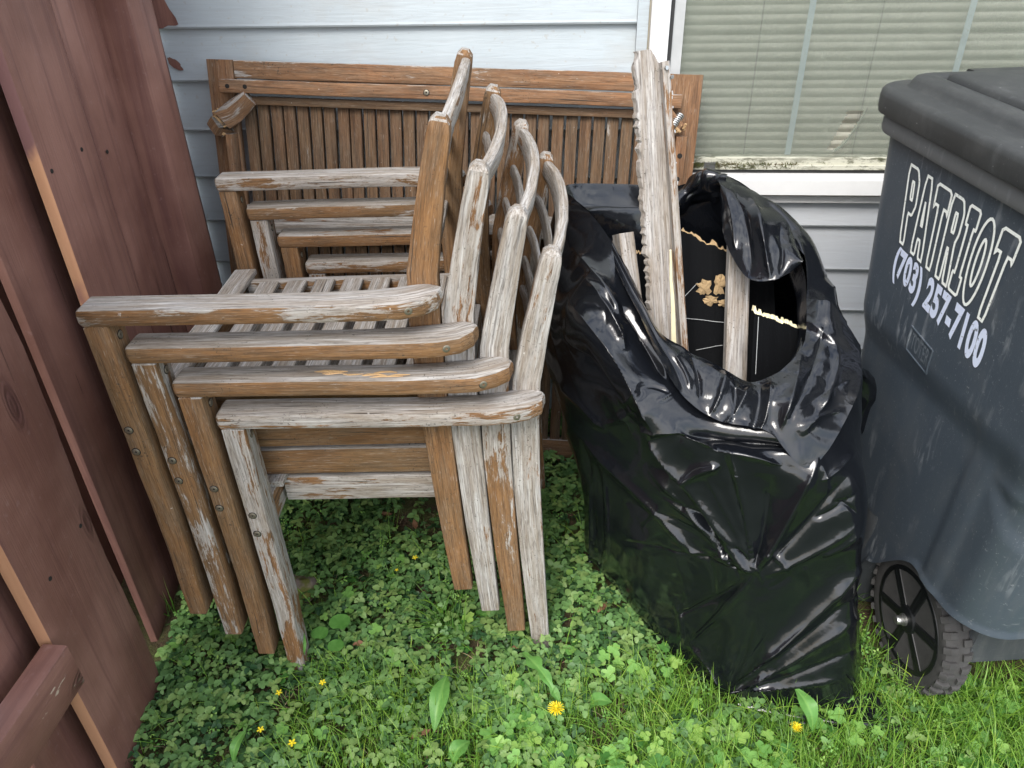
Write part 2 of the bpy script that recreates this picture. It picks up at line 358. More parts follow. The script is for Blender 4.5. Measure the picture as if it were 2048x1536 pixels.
def panel_mat():
    N = NT('black_foam_panel'); p = N.n('ShaderNodeTexCoord').outputs['Object']; n = N.noise(p, 500, 2, .5)
    s1 = N.noise(N.mapping(p, (3, 3, 130)), 1, 2, .4, .3)
    return N.out(N.mix(N.ramp(n, [(.6, 0.0), (.75, .5)]), (.0022, .0025, .0032), (.012, .014, .017)), .8, None, **{'Specular IOR Level': .12})
M_panel = panel_mat()

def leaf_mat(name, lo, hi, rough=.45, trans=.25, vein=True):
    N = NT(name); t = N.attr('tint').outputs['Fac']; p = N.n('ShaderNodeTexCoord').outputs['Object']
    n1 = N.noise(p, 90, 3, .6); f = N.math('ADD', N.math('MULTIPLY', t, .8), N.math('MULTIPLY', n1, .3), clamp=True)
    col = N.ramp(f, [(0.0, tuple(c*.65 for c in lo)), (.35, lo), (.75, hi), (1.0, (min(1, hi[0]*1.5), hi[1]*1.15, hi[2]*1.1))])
    N.out(col, rough, N.bump(N.noise(p, 350, 2, .5), .3, .001), **{'Specular IOR Level': .35})
    tr = N.n('ShaderNodeBsdfTranslucent'); N.l(N.mix(1.0, col, (1.0, 1.25, .45), 'MULTIPLY'), tr.inputs['Color'])
    mx = N.n('ShaderNodeMixShader'); mx.inputs[0].default_value = trans; N.l(N.b.outputs[0], mx.inputs[1]); N.l(tr.outputs[0], mx.inputs[2])
    N.l(mx.outputs[0], N.t.nodes['Material Output'].inputs['Surface']); return N.m
M_straw = leaf_mat('strawberry_leaf', (.034, .092, .034), (.150, .285, .090))
M_clover = leaf_mat('clover_leaf', (.065, .19, .038), (.20, .40, .095))
M_grass = leaf_mat('grass_blade', (.065, .170, .020), (.215, .380, .055), .4, .3)
M_broad = leaf_mat('broad_leaf', (.085, .230, .045), (.17, .36, .09), .4, .3)
M_straw_dead = leaf_mat('dead_straw', (.22, .16, .09), (.42, .34, .22), .8, .1)
M_yellow = simple('yellow_petals', (.85, .68, .02), .6, None, .12)
def soil_mat():
    N = NT('soil_and_moss'); p = N.n('ShaderNodeTexCoord').outputs['Object']
    n1 = N.noise(p, 18, 8, .7); n2 = N.noise(p, 150, 5, .7); n3 = N.noise(p, 6, 4, .6)
    col = N.mix(n2, (.028, .018, .011), (.14, .085, .05)); col = N.mix(N.ramp(n1, [(.4, 0.0), (.55, .9)]), col, N.mix(n2, (.035, .04, .012), (.15, .16, .045)))
    geo = N.n('ShaderNodeNewGeometry'); sy = N.n('ShaderNodeSeparateXYZ'); N.l(geo.outputs['Position'], sy.inputs[0])
    lawn = N.mix(n2, (.018, .035, .008), (.06, .105, .022)); col = N.mix(N.ramp(sy.outputs[1], [(.0, 1.0), (.6, 0.0)]) if False else N.math('MULTIPLY', N.math('LESS_THAN', sy.outputs[1], .55), 1.0), col, lawn)
    return N.out(col, .95, N.bump(N.math('ADD', n1, n2), .9, .01))
M_soil = soil_mat()

# ------------------------------------------------------------------ ground
def gz(x, y): return .008*math.sin(x*5+1)*math.cos(y*6) + .006*mnoise.noise(Vector((x*9, y*9, 3)))
def make_ground():
    # dense patch in view, coarse out to 60 m
    xs = sorted(set([-60, -30, -12, -6, -4] + list(np.round(np.arange(-2.4, 2.41, .03), 3)) + [4, 6, 12, 30, 60]))
    ys = sorted(set([-60, -30, -12, -6, -3, -1] + list(np.round(np.arange(-.2, 2.2, .03), 3)) + [4, 8, 20, 60]))
    V = []; 
    for y in ys:
        for x in xs:
            z = gz(x, y) - .012 if abs(x) < 2.5 and -.3 < y < 2.3 else -.015
            V.append((x, y, z))
    nx = len(xs); F = [(j*nx+i, j*nx+i+1, (j+1)*nx+i+1, (j+1)*nx+i) for j in range(len(ys)-1) for i in range(nx-1)]
    o = np_mesh('ground', V, F, M_soil); tag(o, kind='structure')
make_ground()

# ------------------------------------------------------------------ house wall with siding and window
WY = 1.85
house = tag(empty('house_wall', (0, WY, 0)), 'house wall of pale blue-grey lapped vinyl siding behind the chairs', 'wall')
PIT = .1134; Z0 = .011
def siding_board(x0, x1, z0, z1, name='siding_board'):
    # lap: bottom edge stands proud and returns under, top tucks behind the next board
    prof = [(-.002, z1+.006), (-.0035, z1-.004), (-.0155, z0+.006), (-.0168, z0+.001), (-.0150, z0-.003), (-.002, z0-.003)]
    n = 10; V = []; F = []
    for i in range(n+1):
        x = x0+(x1-x0)*i/n; j = random.gauss(0, .0004)
        for (y, z) in prof: V.append((x, y+j, z))
    k = len(prof)
    for i in range(n):
        for q in range(k-1): a = i*k+q; F.append((a, a+1, a+1+k, a+k))
    mb = MB(); mb.add(V, F); return mb.build(name, M_siding, house)
for k in range(-1, 13):
    z0 = Z0+PIT*k; z1 = z0+PIT
    if z1 <= .66:
        siding_board(-2.2, 1.95, z0, z1)
    elif z0 < .60:
        siding_board(-2.2, .113, z0, z1); siding_board(.113, 1.95, z0, .636)
    else:
        siding_board(-2.2, .113, z0, z1)
        if z0 > .6: siding_board(1.75, 1.95, z0, z1)
# gap strip of siding right of x=.113 between the last full board and sill is the starter strip
mb = MB(); box(mb, (-2.2, .004, -.1), (.14, .03, 1.5)); box(mb, (.14, .004, -.1), (1.95, .03, .655)); box(mb, (1.74, .004, .655), (1.95, .03, 1.5)); mb.build('sheathing', M_backing, house)
mb = MB(); box(mb, (-2.2, .03, 1.5), (1.95, .05, 2.6)); 
for k in range(13, 22): pass
mb = MB(); box(mb, (-2.2, -.012, 1.485), (1.95, .03, 2.6)); mb.build('upper_wall', M_siding, house)
# j-channel beside the window and under the sill
mb = MB(); box(mb, (.1135, -.022, .648), (.137, .004, 1.48)); mb.build('corner_trim', M_siding, house)
mb = MB(); box(mb, (.1372, -.016, .65), (.1412, .004, 1.48)); mb.build('caulk_joint', simple('old_caulk', (.42, .38, .30), .8), house)
win = None
mb = MB()
box(mb, (.1416, -.034, .66), (.1815, .02, 1.48), bev=.003); box(mb, (1.70, -.034, .66), (1.74, .02, 1.48), bev=.003)
box(mb, (.1416, -.034, 1.44), (1.74, .018, 1.483))
win = mb.build('window', M_white, house, smooth=30)
win['label'] = 'white vinyl window with insect screen and closed blinds'
def wbox(name, a, b, mat, bev=0, smooth=None):
    m_ = MB(); box(m_, a, b, bev=bev); return m_.build(name, mat, win, smooth=30 if bev else None)
wbox('gasket', (.1818, -.020, .70), (.1905, .018, 1.438), M_gasket)
# sill: white nose, shadow line, lower apron
wbox('sill', (.1412, -.048, .664), (1.76, .018, .6985), M_white)
wbox('sill', (.1412, -.036, .6990), (1.74, .018, .7075), M_trim)
wbox('sill_joint', (.1412, -.030, .6555), (1.75, .004, .6635), simple('brown_sill_joint', (.30, .25, .2), .8))
wbox('sill_apron', (.1412, -.026, .638), (1.75, .004, .6550), M_trim)
wbox('track', (.1910, -.022, .7080), (1.70, .018, .7165), M_gasket)
wbox('track', (.1910, -.027, .7168), (1.70, .018, .7265), M_track)
wbox('track', (.1910, -.019, .7268), (1.70, .018, .7400), M_track)
wbox('vent_weep_cover', (.287, -.0295, .7172), (.312, -.0262, .7335), simple('grey_weep_cover', (.10, .10, .10), .6, (300, .4, .001)))
# screen frame (left stile)
wbox('screen_frame', (.1910, -.016, .7403), (.2135, .010, 1.437), M_greyframe)
# moss growing along the track
def moss_strands():
    V, F, T = [], [], []
    for i in range(900):
        x = .25+abs(rng.normal(0, 1))*.10 if rng.random() < .5 else rng.uniform(.24, .50)
        x = x if x < .72 else rng.uniform(.25, .5)
        z = .7268+rng.uniform(-.009, .002); y = -.028+rng.uniform(-.001, .006)
        a = rng.uniform(-1.2, 1.2); L = rng.uniform(.003, .012); wdt = .0005
        p0 = np.array([x, y, z]); d = np.array([math.sin(a)*L, -rng.uniform(0, .004), abs(math.cos(a))*L])
        n = len(V); V += [p0-[wdt, 0, 0], p0+[wdt, 0, 0], p0+d*.6+[wdt, 0, 0.001], p0+d*.6-[wdt, 0, 0], p0+d+[wdt*.4, -.001, -.001], p0+d-[wdt*.4, .001, .001]]
        F += [(n, n+1, n+2, n+3), (n+3, n+2, n+4, n+5)]
    return V, F
V, F = moss_strands(); o = np_mesh('moss_strands', V, F, M_moss, win); o['kind'] = 'stuff'
# insect screen with a torn corner
def screen_mat():
    N = NT('insect_screen'); p = N.n('ShaderNodeTexCoord').outputs['Object']
    n1 = N.noise(N.mapping(p, (30, 30, 30)), 1, 5, .6); n2 = N.noise(N.mapping(p, (700, 700, 700)), 1, 1, .5)
    col = N.mix(n1, (.13, .155, .125), (.24, .265, .215)); N.out(col, .8)
    tb = N.n('ShaderNodeBsdfTransparent'); mx = N.n('ShaderNodeMixShader')
    fac = N.math('ADD', .38, N.math('ADD', N.math('MULTIPLY', n2, .22), N.math('MULTIPLY', n1, .14)))
    N.l(fac, mx.inputs[0]); N.l(tb.outputs[0], mx.inputs[1]); N.l(N.b.outputs[0], mx.inputs[2]); N.l(mx.outputs[0], N.t.nodes['Material Output'].inputs['Surface']); return N.m
M_screen = screen_mat()
SY = -.004
def tear_test(x, z):   # triangle with ragged edges
    A, B, C_ = (.566, .765), (.605, .850), (.622, .836)
    # left edge A->B, right edge curve A->C
    if not (.758 < z < .855): return False
    t = (z-.760)/.09; xl = .566+.030*t; xr = .578+.052*(max(0, t)**.55)
    return xl < x < xr and t < .93
V, F, idx = [], [], {}
dx_ = .004
nxs = int((1.70-.2138)/dx_); nzs = int((1.437-.7403)/dx_)
for j in range(nzs+1):
    for i in range(nxs+1): V.append((.2138+i*dx_, SY+.001*math.sin(i*.05)*math.sin(j*.07), .7403+j*dx_))
for j in range(nzs):
    for i in range(nxs):
        x, z = .2138+(i+.5)*dx_, .7403+(j+.5)*dx_
        if tear_test(x+rng.normal(0, .0010), z): continue
        a = j*(nxs+1)+i; F.append((a, a+1, a+nxs+2, a+nxs+1))
np_mesh('insect_screen', V, F, M_screen, win)
# curled flap of torn screen
V, F = [], []
for i in range(9):
    t = i/8; xr = .578+.052*t**.55; z = .760+.09*t
    for k in range(5):
        s_ = k/4; V.append((xr+.004-s_*.012*(1-t)-.001, SY-.003-.012*math.sin(s_*2.4)*(1-t*.6), z-.012*s_*(1-t)))
for i in range(8):
    for k in range(4): a = i*5+k; F.append((a, a+1, a+6, a+5))
np_mesh('torn_screen_flap', V, F, M_screen, win)
# glass pane
N = NT('window_glass'); N.out((1, 1, 1), .02, None, **{'Transmission Weight': 1.0, 'IOR': 1.45}); N.b.inputs['Alpha'].default_value = .25; M_glass = N.m
mb = MB(); box(mb, (.1905, .012, .728), (1.70, .015, 1.44)); mb.build('pane', M_glass, win)
# blind slats: one mesh, shared
def slat_mesh():
    V, F = [], []; n = 7; m_ = 6
    for i in range(m_+1):
        x = .20+(1.69-.20)*i/m_
        for k in range(n):
            t = k/(n-1); zz = -.0125+.025*t; bow = .0035*math.sin(t*math.pi)
            V.append((x, -bow*1.6-.011*t+.006, zz*.92))
    for i in range(m_):
        for k in range(n-1): a = i*n+k; F.append((a, a+n, a+n+1, a+1))
    return V, F
N = NT('cream_blind'); N.out((.74, .73, .62), .5, None); 
tr = N.n('ShaderNodeBsdfTranslucent'); tr.inputs['Color'].default_value = (.6, .6, .48, 1); mx = N.n('ShaderNodeMixShader'); mx.inputs[0].default_value = .15
N.l(N.b.outputs[0], mx.inputs[1]); N.l(tr.outputs[0], mx.inputs[2]); N.l(mx.outputs[0], N.t.nodes['Material Output'].inputs['Surface']); M_blind = N.m
V, F = slat_mesh(); s0 = np_mesh('blind_slat', V, F, M_blind, win); s0.location = (0, .050, .735)
for k in range(1, 37):
    c = s0.copy(); COL.objects.link(c); c.location = (random.gauss(0, .001), .050, .735+.0192*k+random.gauss(0, .0006)); c.rotation_euler = (R(random.gauss(0, 2.5)), R(random.gauss(0, .06)), 0)
for x in (.385, .635, .98, 1.3):
    mb = MB(); box(mb, (x, .036, .73), (x+.0012, .0372, 1.44)); mb.build('blind_cord', M_gasket, win)
for x in (.474, .800, 1.126):
    mb = MB(); box(mb, (x, .0075, .742), (x+.013, .0090, 1.436)); mb.build('muntin', simple('pale_blue_muntin', (.50, .60, .64), .5), win)
mb = MB(); box(mb, (.14, .16, .60), (1.75, .18, 1.5)); mb.build('room_backing', M_room, house)

# patch of brown fence stain smeared on the siding beside the post
def smear(name, outline, y):
    mb = MB(); V = [(x, y, z) for x, z in outline]; c = (sum(p[0] for p in outline)/len(outline), y, sum(p[1] for p in outline)/len(outline))
    V.append(c); n = len(outline); mb.add(V, [(i, (i+1) % n, n) for i in range(n)], [(p[2]*1, p[0], p[1]) for p in V]); return mb.build(name, M_fence, house)
def blob(cx, cz, rx, rz, n=22, rot=0, sd=0):
    o_ = []
    for i in range(n):
        a = 2*math.pi*i/n; r = 1+.35*mnoise.noise(Vector((math.cos(a)*1.6+sd, math.sin(a)*1.6, sd)))+random.gauss(0, .06)
        x, z = rx*r*math.cos(a), rz*r*math.sin(a); o_.append((cx+x*math.cos(rot)-z*math.sin(rot), cz+x*math.sin(rot)+z*math.cos(rot)))
    return o_
p = pt(356, 124, WY); smear('stain_smear', blob(p.x, p.z, .019, .009, rot=-.7, sd=2), -.0175)
p = pt(327, 100, WY); smear('stain_smear', blob(p.x, p.z, .008, .016, rot=.5, sd=5), -.0172)
smear('stain_smear', [(-1.0, 1.20), (-.925, 1.20), (-.925, 1.09), (-.918, 1.07), (-.908, 1.052), (-.905, 1.038), (-.912, 1.0355), (-.93, 1.036), (-.944, 1.030), (-1.0, 1.03)], -.0178)

# ------------------------------------------------------------------ fence
fence = tag(empty('board_fence', (-.8, .9, 0)), 'tall reddish-brown painted shadowbox fence of upright boards left of the chairs', 'fence')
FO = Vector((.8, -.9, 0))
B_ = -.15
def fx(y, off=0): return -.780-.15*(y-.898)+off
def fboard(y0, y1, off, th=.019, zt=1.85, zb=-.02, wavy=0, name='fence_board', bare=True, bare_top=9):
    "upright board whose outer (+x) face lies on the fence line; its edge towards the camera may be bare wood"
    a = Vector((fx(y0, off), y0, 0)); b = Vector((fx(y1, off), y1, 0)); d = (b-a).normalized(); nrm = Vector((d.y, -d.x, 0))
    nz = 46; V, F, G, MI = [], [], [], []
    sd = random.uniform(0, 90)
    for i in range(nz+1):
        z = zb+(zt-zb)*i/nz
        w1 = wavy*(mnoise.noise(Vector((z*5, sd, 0)))*.9+mnoise.noise(Vector((z*14, sd, 4)))*.35)
        w0 = wavy*.3*mnoise.noise(Vector((z*5, sd+7, 0)))
        A = a+d*w0; Bq = b+d*w1
        r = .004
        sec = [A-nrm*th, A-nrm*r*1.2, A+d*r*.4-nrm*r*.35, A+d*r*1.4, Bq-d*r*1.4, Bq-d*r*.4-nrm*r*.35, Bq-nrm*r*1.2, Bq-nrm*th]
        for q in sec:
            V.append(Vector((q.x, q.y, z))+FO); G.append((z, (q-a).dot(d), (q-a).dot(nrm)))
    n = 8
    for i in range(nz):
        for k in range(n):
            a_, b_ = i*n+k, i*n+(k+1) % n
            F.append((a_, b_, b_+n, a_+n)); MI.append(1 if bare and k in (0, 1) and V[a_].z < bare_top else 0)
    F.append(tuple(range(nz*n, nz*n+n))); MI.append(0)
    mb = MB(); mb.v = [tuple(v) for v in V]; mb.f = F; mb.g = G; mb.mi = MI
    return mb.build(name, [M_fence, M_bare], fence, smooth=35)
# front row (r = x/y of each measured vertical edge)
def yr(r, off=0): return -(.6453-off)/(r+.15)
ys_F = (yr(-1.09), yr(-.874)); ys_A = (yr(-.733), yr(-.648)); ys_B = (yr(-.6475), yr(-.588))
fboard(*ys_F, 0, wavy=.012); fboard(*ys_A, 0, bare_top=1.12); fboard(ys_B[0]+.002, ys_B[1]+.03, -.0015, bare=False)
fboard(yr(-1.40), yr(-1.40)+.0, 0) if False else None
fboard(.30, .46, 0); fboard(.02, .20, 0)
# back row between the front boards; deepest three are added to keep gaps dark
OB = -.050
fboard(.995, 1.20, OB, bare=False, th=.014); fboard(.70, .90, OB-.13, bare=False); fboard(.905, 1.12, OB-.135, bare=False); fboard(1.125, 1.33, OB-.13, bare=False); fboard(.60, .745, OB, bare=False); fboard(.40, .56, OB, bare=False); fboard(.20, .36, OB, bare=False)
fboard(1.22, 1.40, OB, bare=False)
# short run between post and house
fboard(1.555, 1.69, -.03); fboard(1.695, 1.83, -.03)
# post
px_, py_ = -.8045, 1.456
mb = MB(); bar(mb, [Vector((px_-.045, py_+.045, -.02))+FO, Vector((px_-.045, py_+.045, 2.0))+FO], (.090, .090), side=(0, 1, 0), bev=.004, sub=20, wob=.0006); mb.build('fence_post', M_fence, fence, smooth=30)
for (y_, z_) in ((1.125, .93), (1.24, .93), (1.15, .52), (.72, .86), (.83, .86), (.74, .45), (.85, .45), (1.33, .90)):
    m_ = MB(); lathe(m_, [(.0038, 0), (.0036, .0008), (.001, .0010)], 10, 'X'); o_ = m_.build('nail_head', M_dark, fence); o_.location = Vector((fx(y_)+.0002, y_, z_))+FO
# rails behind the front row and the bottom rail nearest the camera
for z in (1.62,):
    mb = MB(); bar(mb, [Vector((fx(.78, -.034), .78, z))+FO, Vector((fx(1.45, -.034), 1.45, z))+FO], (.085, .028), side=(0, 0, 1), bev=.002); mb.build('fence_rail', M_fence, fence, smooth=30)
A1 = Vector((-.739, .680, .338)); A0 = Vector((-.737, .10, .338))
rail = MB(); bar(rail, [A0+FO, A1+FO], (.083, .038), side=(0, 0, 1), bev=.003, sub=10, wob=.0004); rail.build('fence_rail', M_fence, fence, smooth=30)['chips'] = .13

# ------------------------------------------------------------------ stacked armchairs
def bolt_mesh():
    mb = MB(); n = 16
    lathe(mb, [(.0070, .0006), (.0070, -.0001)], n, 'Y', 1)
    lathe(mb, [(.0060, .0002), (.0058, -.0006), (.0048, -.0012), (.0020, -.0012), (.0018, .0002)], n, 'Y', 0)
    return mb
_bm = bolt_mesh(); bolt0 = _bm.build('bolt', [M_brass, M_dark], None, smooth=40); BOLT = bolt0.data; bpy.data.objects.remove(bolt0)
def bolt(parent, loc, rot=(0, 0, 0)):
    o = bpy.data.objects.new('bolt', BOLT); COL.objects.link(o); o.parent = parent; o.location = loc; o.rotation_euler = rot; return o
WD = .615
def make_chair(label, W_):
    root = empty('stacking_armchair'); tag(root, label, 'chair', 'four stacked wooden armchairs')
    wv = lambda k, d=.3: W_.get(k, d)
    def mir(p, far): return (p[0], WD-p[1], p[2]) if far else p
    for far in (0, 1):
        # arm: straight, then swept inwards to the post with a rounded nose
        P = [(-.003, .025, .604), (.10, .025, .6015), (.22, .0245, .598), (.33, .024, .595), (.375, .0245, .594), (.41, .0265, .593), (.44, .031, .592), (.465, .039, .5915), (.485, .049, .591), (.497, .057, .591)]
        S = [(.050, .0275)]*4+[(.051, .0275), (.054, .0275), (.058, .0275), (.056, .0275), (.042, .0275), (.018, .026)]
        S = list(S); P = [mir(p, far) for p in P]
        arm = bar_obj('arm', P, S, M_wood, root, wv('farm' if far else 'arm'), side=(0, 1, 0), bev=.006, endround=.004)
        # front leg
        P = [mir(p, far) for p in ((-.003, .0245, 0.0), (.008, .0245, .2), (.0165, .0245, .5905))]
        leg = bar_obj('front_leg', P, [(.043, .031), (.044, .034), (.044, .036)], M_wood, root, wv('ffleg' if far else 'fleg'), side=(0, 1, 0), bev=.0025, sub=6, endround=.003)
        # rear leg and back post in one sawn piece, cranked at the seat, rounded head
        Pp = [(.4715, .0775, -.018), (.4655, .0775, .20), (.463, .0775, .40), (.4665, .0775, .54), (.473, .0775, .62), (.490, .0775, .70), (.506, .0775, .77), (.5165, .0775, .812), (.5195, .0775, .825), (.5215, .0775, .8335)]
        Sp = [(.032, .034), (.032, .042), (.032, .046), (.032, .046), (.032, .044), (.032, .039), (.032, .034), (.032, .031), (.030, .027), (.020, .014)]
        post = bar_obj('back_post', [mir(p, far) for p in Pp], Sp, M_wood, root, wv('fpost' if far else 'post'), side=(0, 1, 0), bev=.0026, sub=3, wob=.0002, endround=.0)
        if 'pf' in W_: post['fade'] = float(W_['pf'])
        if not far:
            bolt(arm, (.457, .0066, .5915), (0, 0, R(20)))
            bolt(leg, (.0065, .0018, .413), (0, 0, 0)); bolt(leg, (.0045, .0018, .372))
            bolt(leg, (.0345, .026, .565), (0, 0, R(90)))
        else:
            bolt(leg, (.0345, WD-.026, .565), (0, 0, R(90)))
        # side rail
        yy = mir((0, .102, 0), far)[1]
        bar_obj('side_rail', [(.034, yy, .393), (.452, yy, .386)], (.020, .052), M_wood, root, wv('frail' if far else 'rail', .2), side=(0, 1, 0), bev=.002, sub=4)
        yr_ = mir((0, .095, 0), far)[1]
    bar_obj('front_rail', [(.014, .044, .388), (.014, WD-.044, .388)], (.026, .055), M_wood, root, .5, side=(1, 0, 0), bev=.003, sub=4)
    bar_obj('back_rail', [(.452, .113, .385), (.452, WD-.113, .385)], (.022, .05), M_wood, root, .4, side=(1, 0, 0), bev=.003, sub=4)
    for i in range(8):
        x = .004+.0575*i if i else -.002
        z = .4155-.0008*i if i else .4240
        wd = .040 if i else .046
        y0_ = .0915 if i else .047
        bar_obj('seat_slat', [(x+.022, y0_+.022, z-.008*0), (x+.022, WD/2, z-.004), (x+.022, WD-y0_-.022, z)], (wd, .012), M_wood, root, wv('seat', .75)+random.uniform(-.15, .2), side=(1, 0, 0), bev=.003, sub=3)
    # crest rail bowed back, and ladder slats below it
    def bowed(name, zc, bow, h, th, xc, wth, y0_=.084, arch=0.0):
        P, S = [], []
        for i in range(15):
            t = i/14; s_ = math.sin(t*math.pi); y = y0_+(WD-2*y0_)*t
            P.append((xc+bow*s_**.8, y, zc+arch*s_)); S.append((h*(.72+.28*s_), th))
        return bar_obj(name, P, S, M_wood, root, wth, side=(.22, 0, 1), bev=.006)
    bowed('crest_rail', .806, W_.get('bow', .021), .042, .017, .519, wv('crest', .8), arch=.004)
    for i, (zc, xs_) in enumerate(((.745, .497), (.683, .478), (.620, .464), (.555, .457))):
        bowed('back_slat', zc, W_.get('bow', .025)*.75, .030, .010, xs_, wv('crest', .7))
    return root
X0, Y0, AZ, CY, CT = -.5417, .9253, .5898, .0618, -.0368
Rm = Euler((0, CT, CY)).to_matrix()
chairs = [
 ('armchair at the bottom of the stack, nearest the black bag, with silvery arms and legs', dict(arm=.62, farm=.45, fleg=.62, ffleg=.4, post=.80, pf=-.3, fpost=.4, rail=.60, frail=.5, seat=.8, crest=.9)),
 ('second armchair up from the ground, its arm top split open to raw orange wood', dict(arm=.05, farm=-.3, fleg=-.25, ffleg=-.2, post=.55, pf=1.6, fpost=.1, rail=-.25, frail=.3, seat=.8, crest=.95)),
 ('third armchair up, brown sided arm above the split one and grey rear post', dict(arm=-.15, farm=.15, fleg=.30, ffleg=.6, post=.95, fpost=.1, rail=-.35, frail=.3, seat=.8, crest=.9)),
 ('topmost armchair of the stack, nearest the fence, with an orange-brown back post', dict(bow=.005, arm=.36, farm=.40, fleg=-.30, ffleg=-.1, post=-.22, fpost=-.4, pf=.7, rail=-.1, frail=.45, seat=.8, crest=.8)),
]
for k, (lab, W_) in enumerate(chairs):
    c = make_chair(lab, W_)
    p0 = Vector((X0-.0476*k, Y0-.0093*k, AZ+.0637*k)) + Rm @ Vector((0, 0, -.5903))
    c.location = p0; c.rotation_euler = (0, CT+random.gauss(0, .001), CY+random.gauss(0, .0012))
    if k == 1:
        # torn splinters on the split arm
        mb = MB()
        for (xx, yy, L, wd_) in ((.205, .026, .050, .006), (.215, .021, .040, .004), (.275, .014, .040, .005), (.295, .020, .035, .004), (.290, .009, .05, .003), (.25, .017, .03, .003), (.32, .013, .03, .003)):
            zt = lambda q: .6124-.024*(q-.2)
            bar(mb, [(xx, yy, zt(xx)-.0008), (xx+L*.3, yy+random.uniform(-.002, .002), zt(xx)+.0004), (xx+L*.7, yy+random.uniform(-.001, .001), zt(xx+L)+.0010), (xx+L, yy, zt(xx+L)+.0002)], [(wd_*.3, .0012), (wd_, .0016), (wd_*.8, .0016), (wd_*.3, .0008)], side=(0, 1, 0), bev=.0004)
        mb.build('splinter', M_break, [o for o in c.children if o.name.startswith('arm')][0])

# ------------------------------------------------------------------ folding table leaning on its side against the wall
TL = Vector((-.836, 1.792, .972)); TR = Vector((.259, 1.792, .932))
ex = (TR-TL).normalized(); lean = R(10); dn = Vector((0, -math.sin(lean), -math.cos(lean))); dn = (dn-ex*dn.dot(ex)).normalized(); nn = dn.cross(ex)*-1
if nn.y > 0: nn = -nn
LT = (TR-TL).length
table = empty('slatted_table'); tag(table, 'brown slatted wooden tabletop leaning on edge against the siding behind the chairs', 'table')
Tm = Matrix((ex, -nn, -dn)).transposed().to_4x4(); Tm.translation = TL + dn*.955
table.matrix_world = Tm
H_ = .955
def T(a, d, out=0): return (a, -out, H_-d)       # along, down from top edge, out of the face
def tb(name, pts, size, w=.0, mat=None, side=(0, 0, 1), **k): return bar_obj(name, [T(*p) for p in pts], size, mat or M_table, table, w, side=side, sub=k.pop('sub', 8), bev=k.pop('bev', .003), **k)
tb('edge_board', [(.062, .019, 0), (LT-.075, .019, 0)], (.038, .022), -.05)
tb('edge_board', [(.062, H_-.03, 0), (LT-.075, H_-.03, 0)], (.06, .022), .1)
tb('end_board', [(.0, .0, 0), (.0, H_, 0)], (.0, .0), 0) if False else None
tb('end_board', [(.030, .0, 0), (.030, H_-.002, 0)], (.060, .022), -.15, side=(1, 0, 0))
tb('end_board', [(LT-.037, .0, 0), (LT-.037, H_-.002, 0)], (.074, .022), -.30, side=(1, 0, 0))
# aprons
ap = tb('apron_rail', [(.036, .0535, .024), (LT-.045, .0535, .024)], (.028, .030), -.12)
tb('side_apron', [(.048, .155, .026), (.050, H_-.08, .026)], (.016, .040), .0, mat=M_table, side=(1, 0, 0))
ra = tb('side_apron', [(LT-.036, .125, .026), (LT-.040, H_-.08, .026)], (.024, .030), -.35, side=(1, 0, 0))
# rounded hinge ears on the right-hand apron
for (a, d) in ((.085, .0535), (.125, .0535)):
    m_ = MB(); lathe(m_, [(.0048, -.0405), (.0048, -.0392)], 14, 'Y'); o = m_.build('screw_hole', M_dark, ap); o.location = (a-.03, 0, H_-d)
for a in (.50, .585+.0, .96): bolt(ap, T(a, .0530, .0395))
for d in (.165, .215): m_ = MB(); lathe(m_, [(.0055, -.0420), (.0055, -.0405)], 14, 'Y'); o = m_.build('screw_hole', M_dark, ra); o.location = (LT-.037, 0, H_-d)
# slats run across the table between the end boards
ns = 31; x0s, x1s = .072, LT-.078; pit = (x1s-x0s)/ns
slat_v = []
for v_ in range(6):
    m_ = MB(); bar(m_, [(0, 0, .0), (0, 0, H_-.13)], (pit*.84, .016), side=(1, 0, 0), bev=.0022, sub=14, wob=.0004); o_ = m_.build('table_slat', M_slat, None, smooth=28); slat_v.append(o_.data); bpy.data.objects.remove(o_)
for i in range(ns):
    o = bpy.data.objects.new('table_slat', slat_v[i % 6]); COL.objects.link(o); o.parent = table; o.location = (x0s+pit*(i+.5)+random.gauss(0, .0006), .002+random.gauss(0, .0006), .055); o['weather'] = random.uniform(-.1, .15)
# battens under the slats
for d, h, wth in ((.0835, .018, .0), (.335, .040, .8), (.62, .040, .4)):
    tb('batten', [(.064, d, .0145), (LT-.078, d, .0145)], (h, .012), wth, mat=M_table if d > .2 else M_slat)
tb('table_leaf_bar', [(.09, .365, .034), (LT-.16, .345, .034)], (.026, .022), .7, mat=M_wood)
# broken corner block (left) and diagonal brace with spring bolt (right)
def rag(name, pts, sizes, mat, **k):
    return bar_obj(name, [T(*p) for p in pts], sizes, mat, table, k.pop('w', .0), side=(.7, 0, .7), sub=3, bev=.003, **k)
cb = rag('corner_brace', [(.018, .150, .030), (.040, .125, .034), (.100, .075, .030)], [(.044, .036), (.046, .038), (.034, .030)], M_table, w=.1)
mb = MB()
for i in range(26):
    a0 = Vector(T(.014+random.uniform(0, .030), .100+random.uniform(0, .055), .028+random.uniform(0, .022))); 
    bar(mb, [a0, a0+Vector((random.uniform(-.012, .012), random.uniform(-.006, .004), random.uniform(-.016, .014)))], (random.uniform(.002, .007), random.uniform(.001, .004)), side=(1, 0, .3), bev=.0004)
mb.build('broken_splinters', M_break, cb)
rb = rag('corner_brace', [(LT-.105, .170, .022), (LT-.045, .225, .022)], (.024, .022), M_table, w=-.2)
rag('corner_brace', [(LT-.095, .060, .03), (LT-.045, .110, .032)], (.030, .026), M_table, w=-.1)
mb = MB(); pv = []
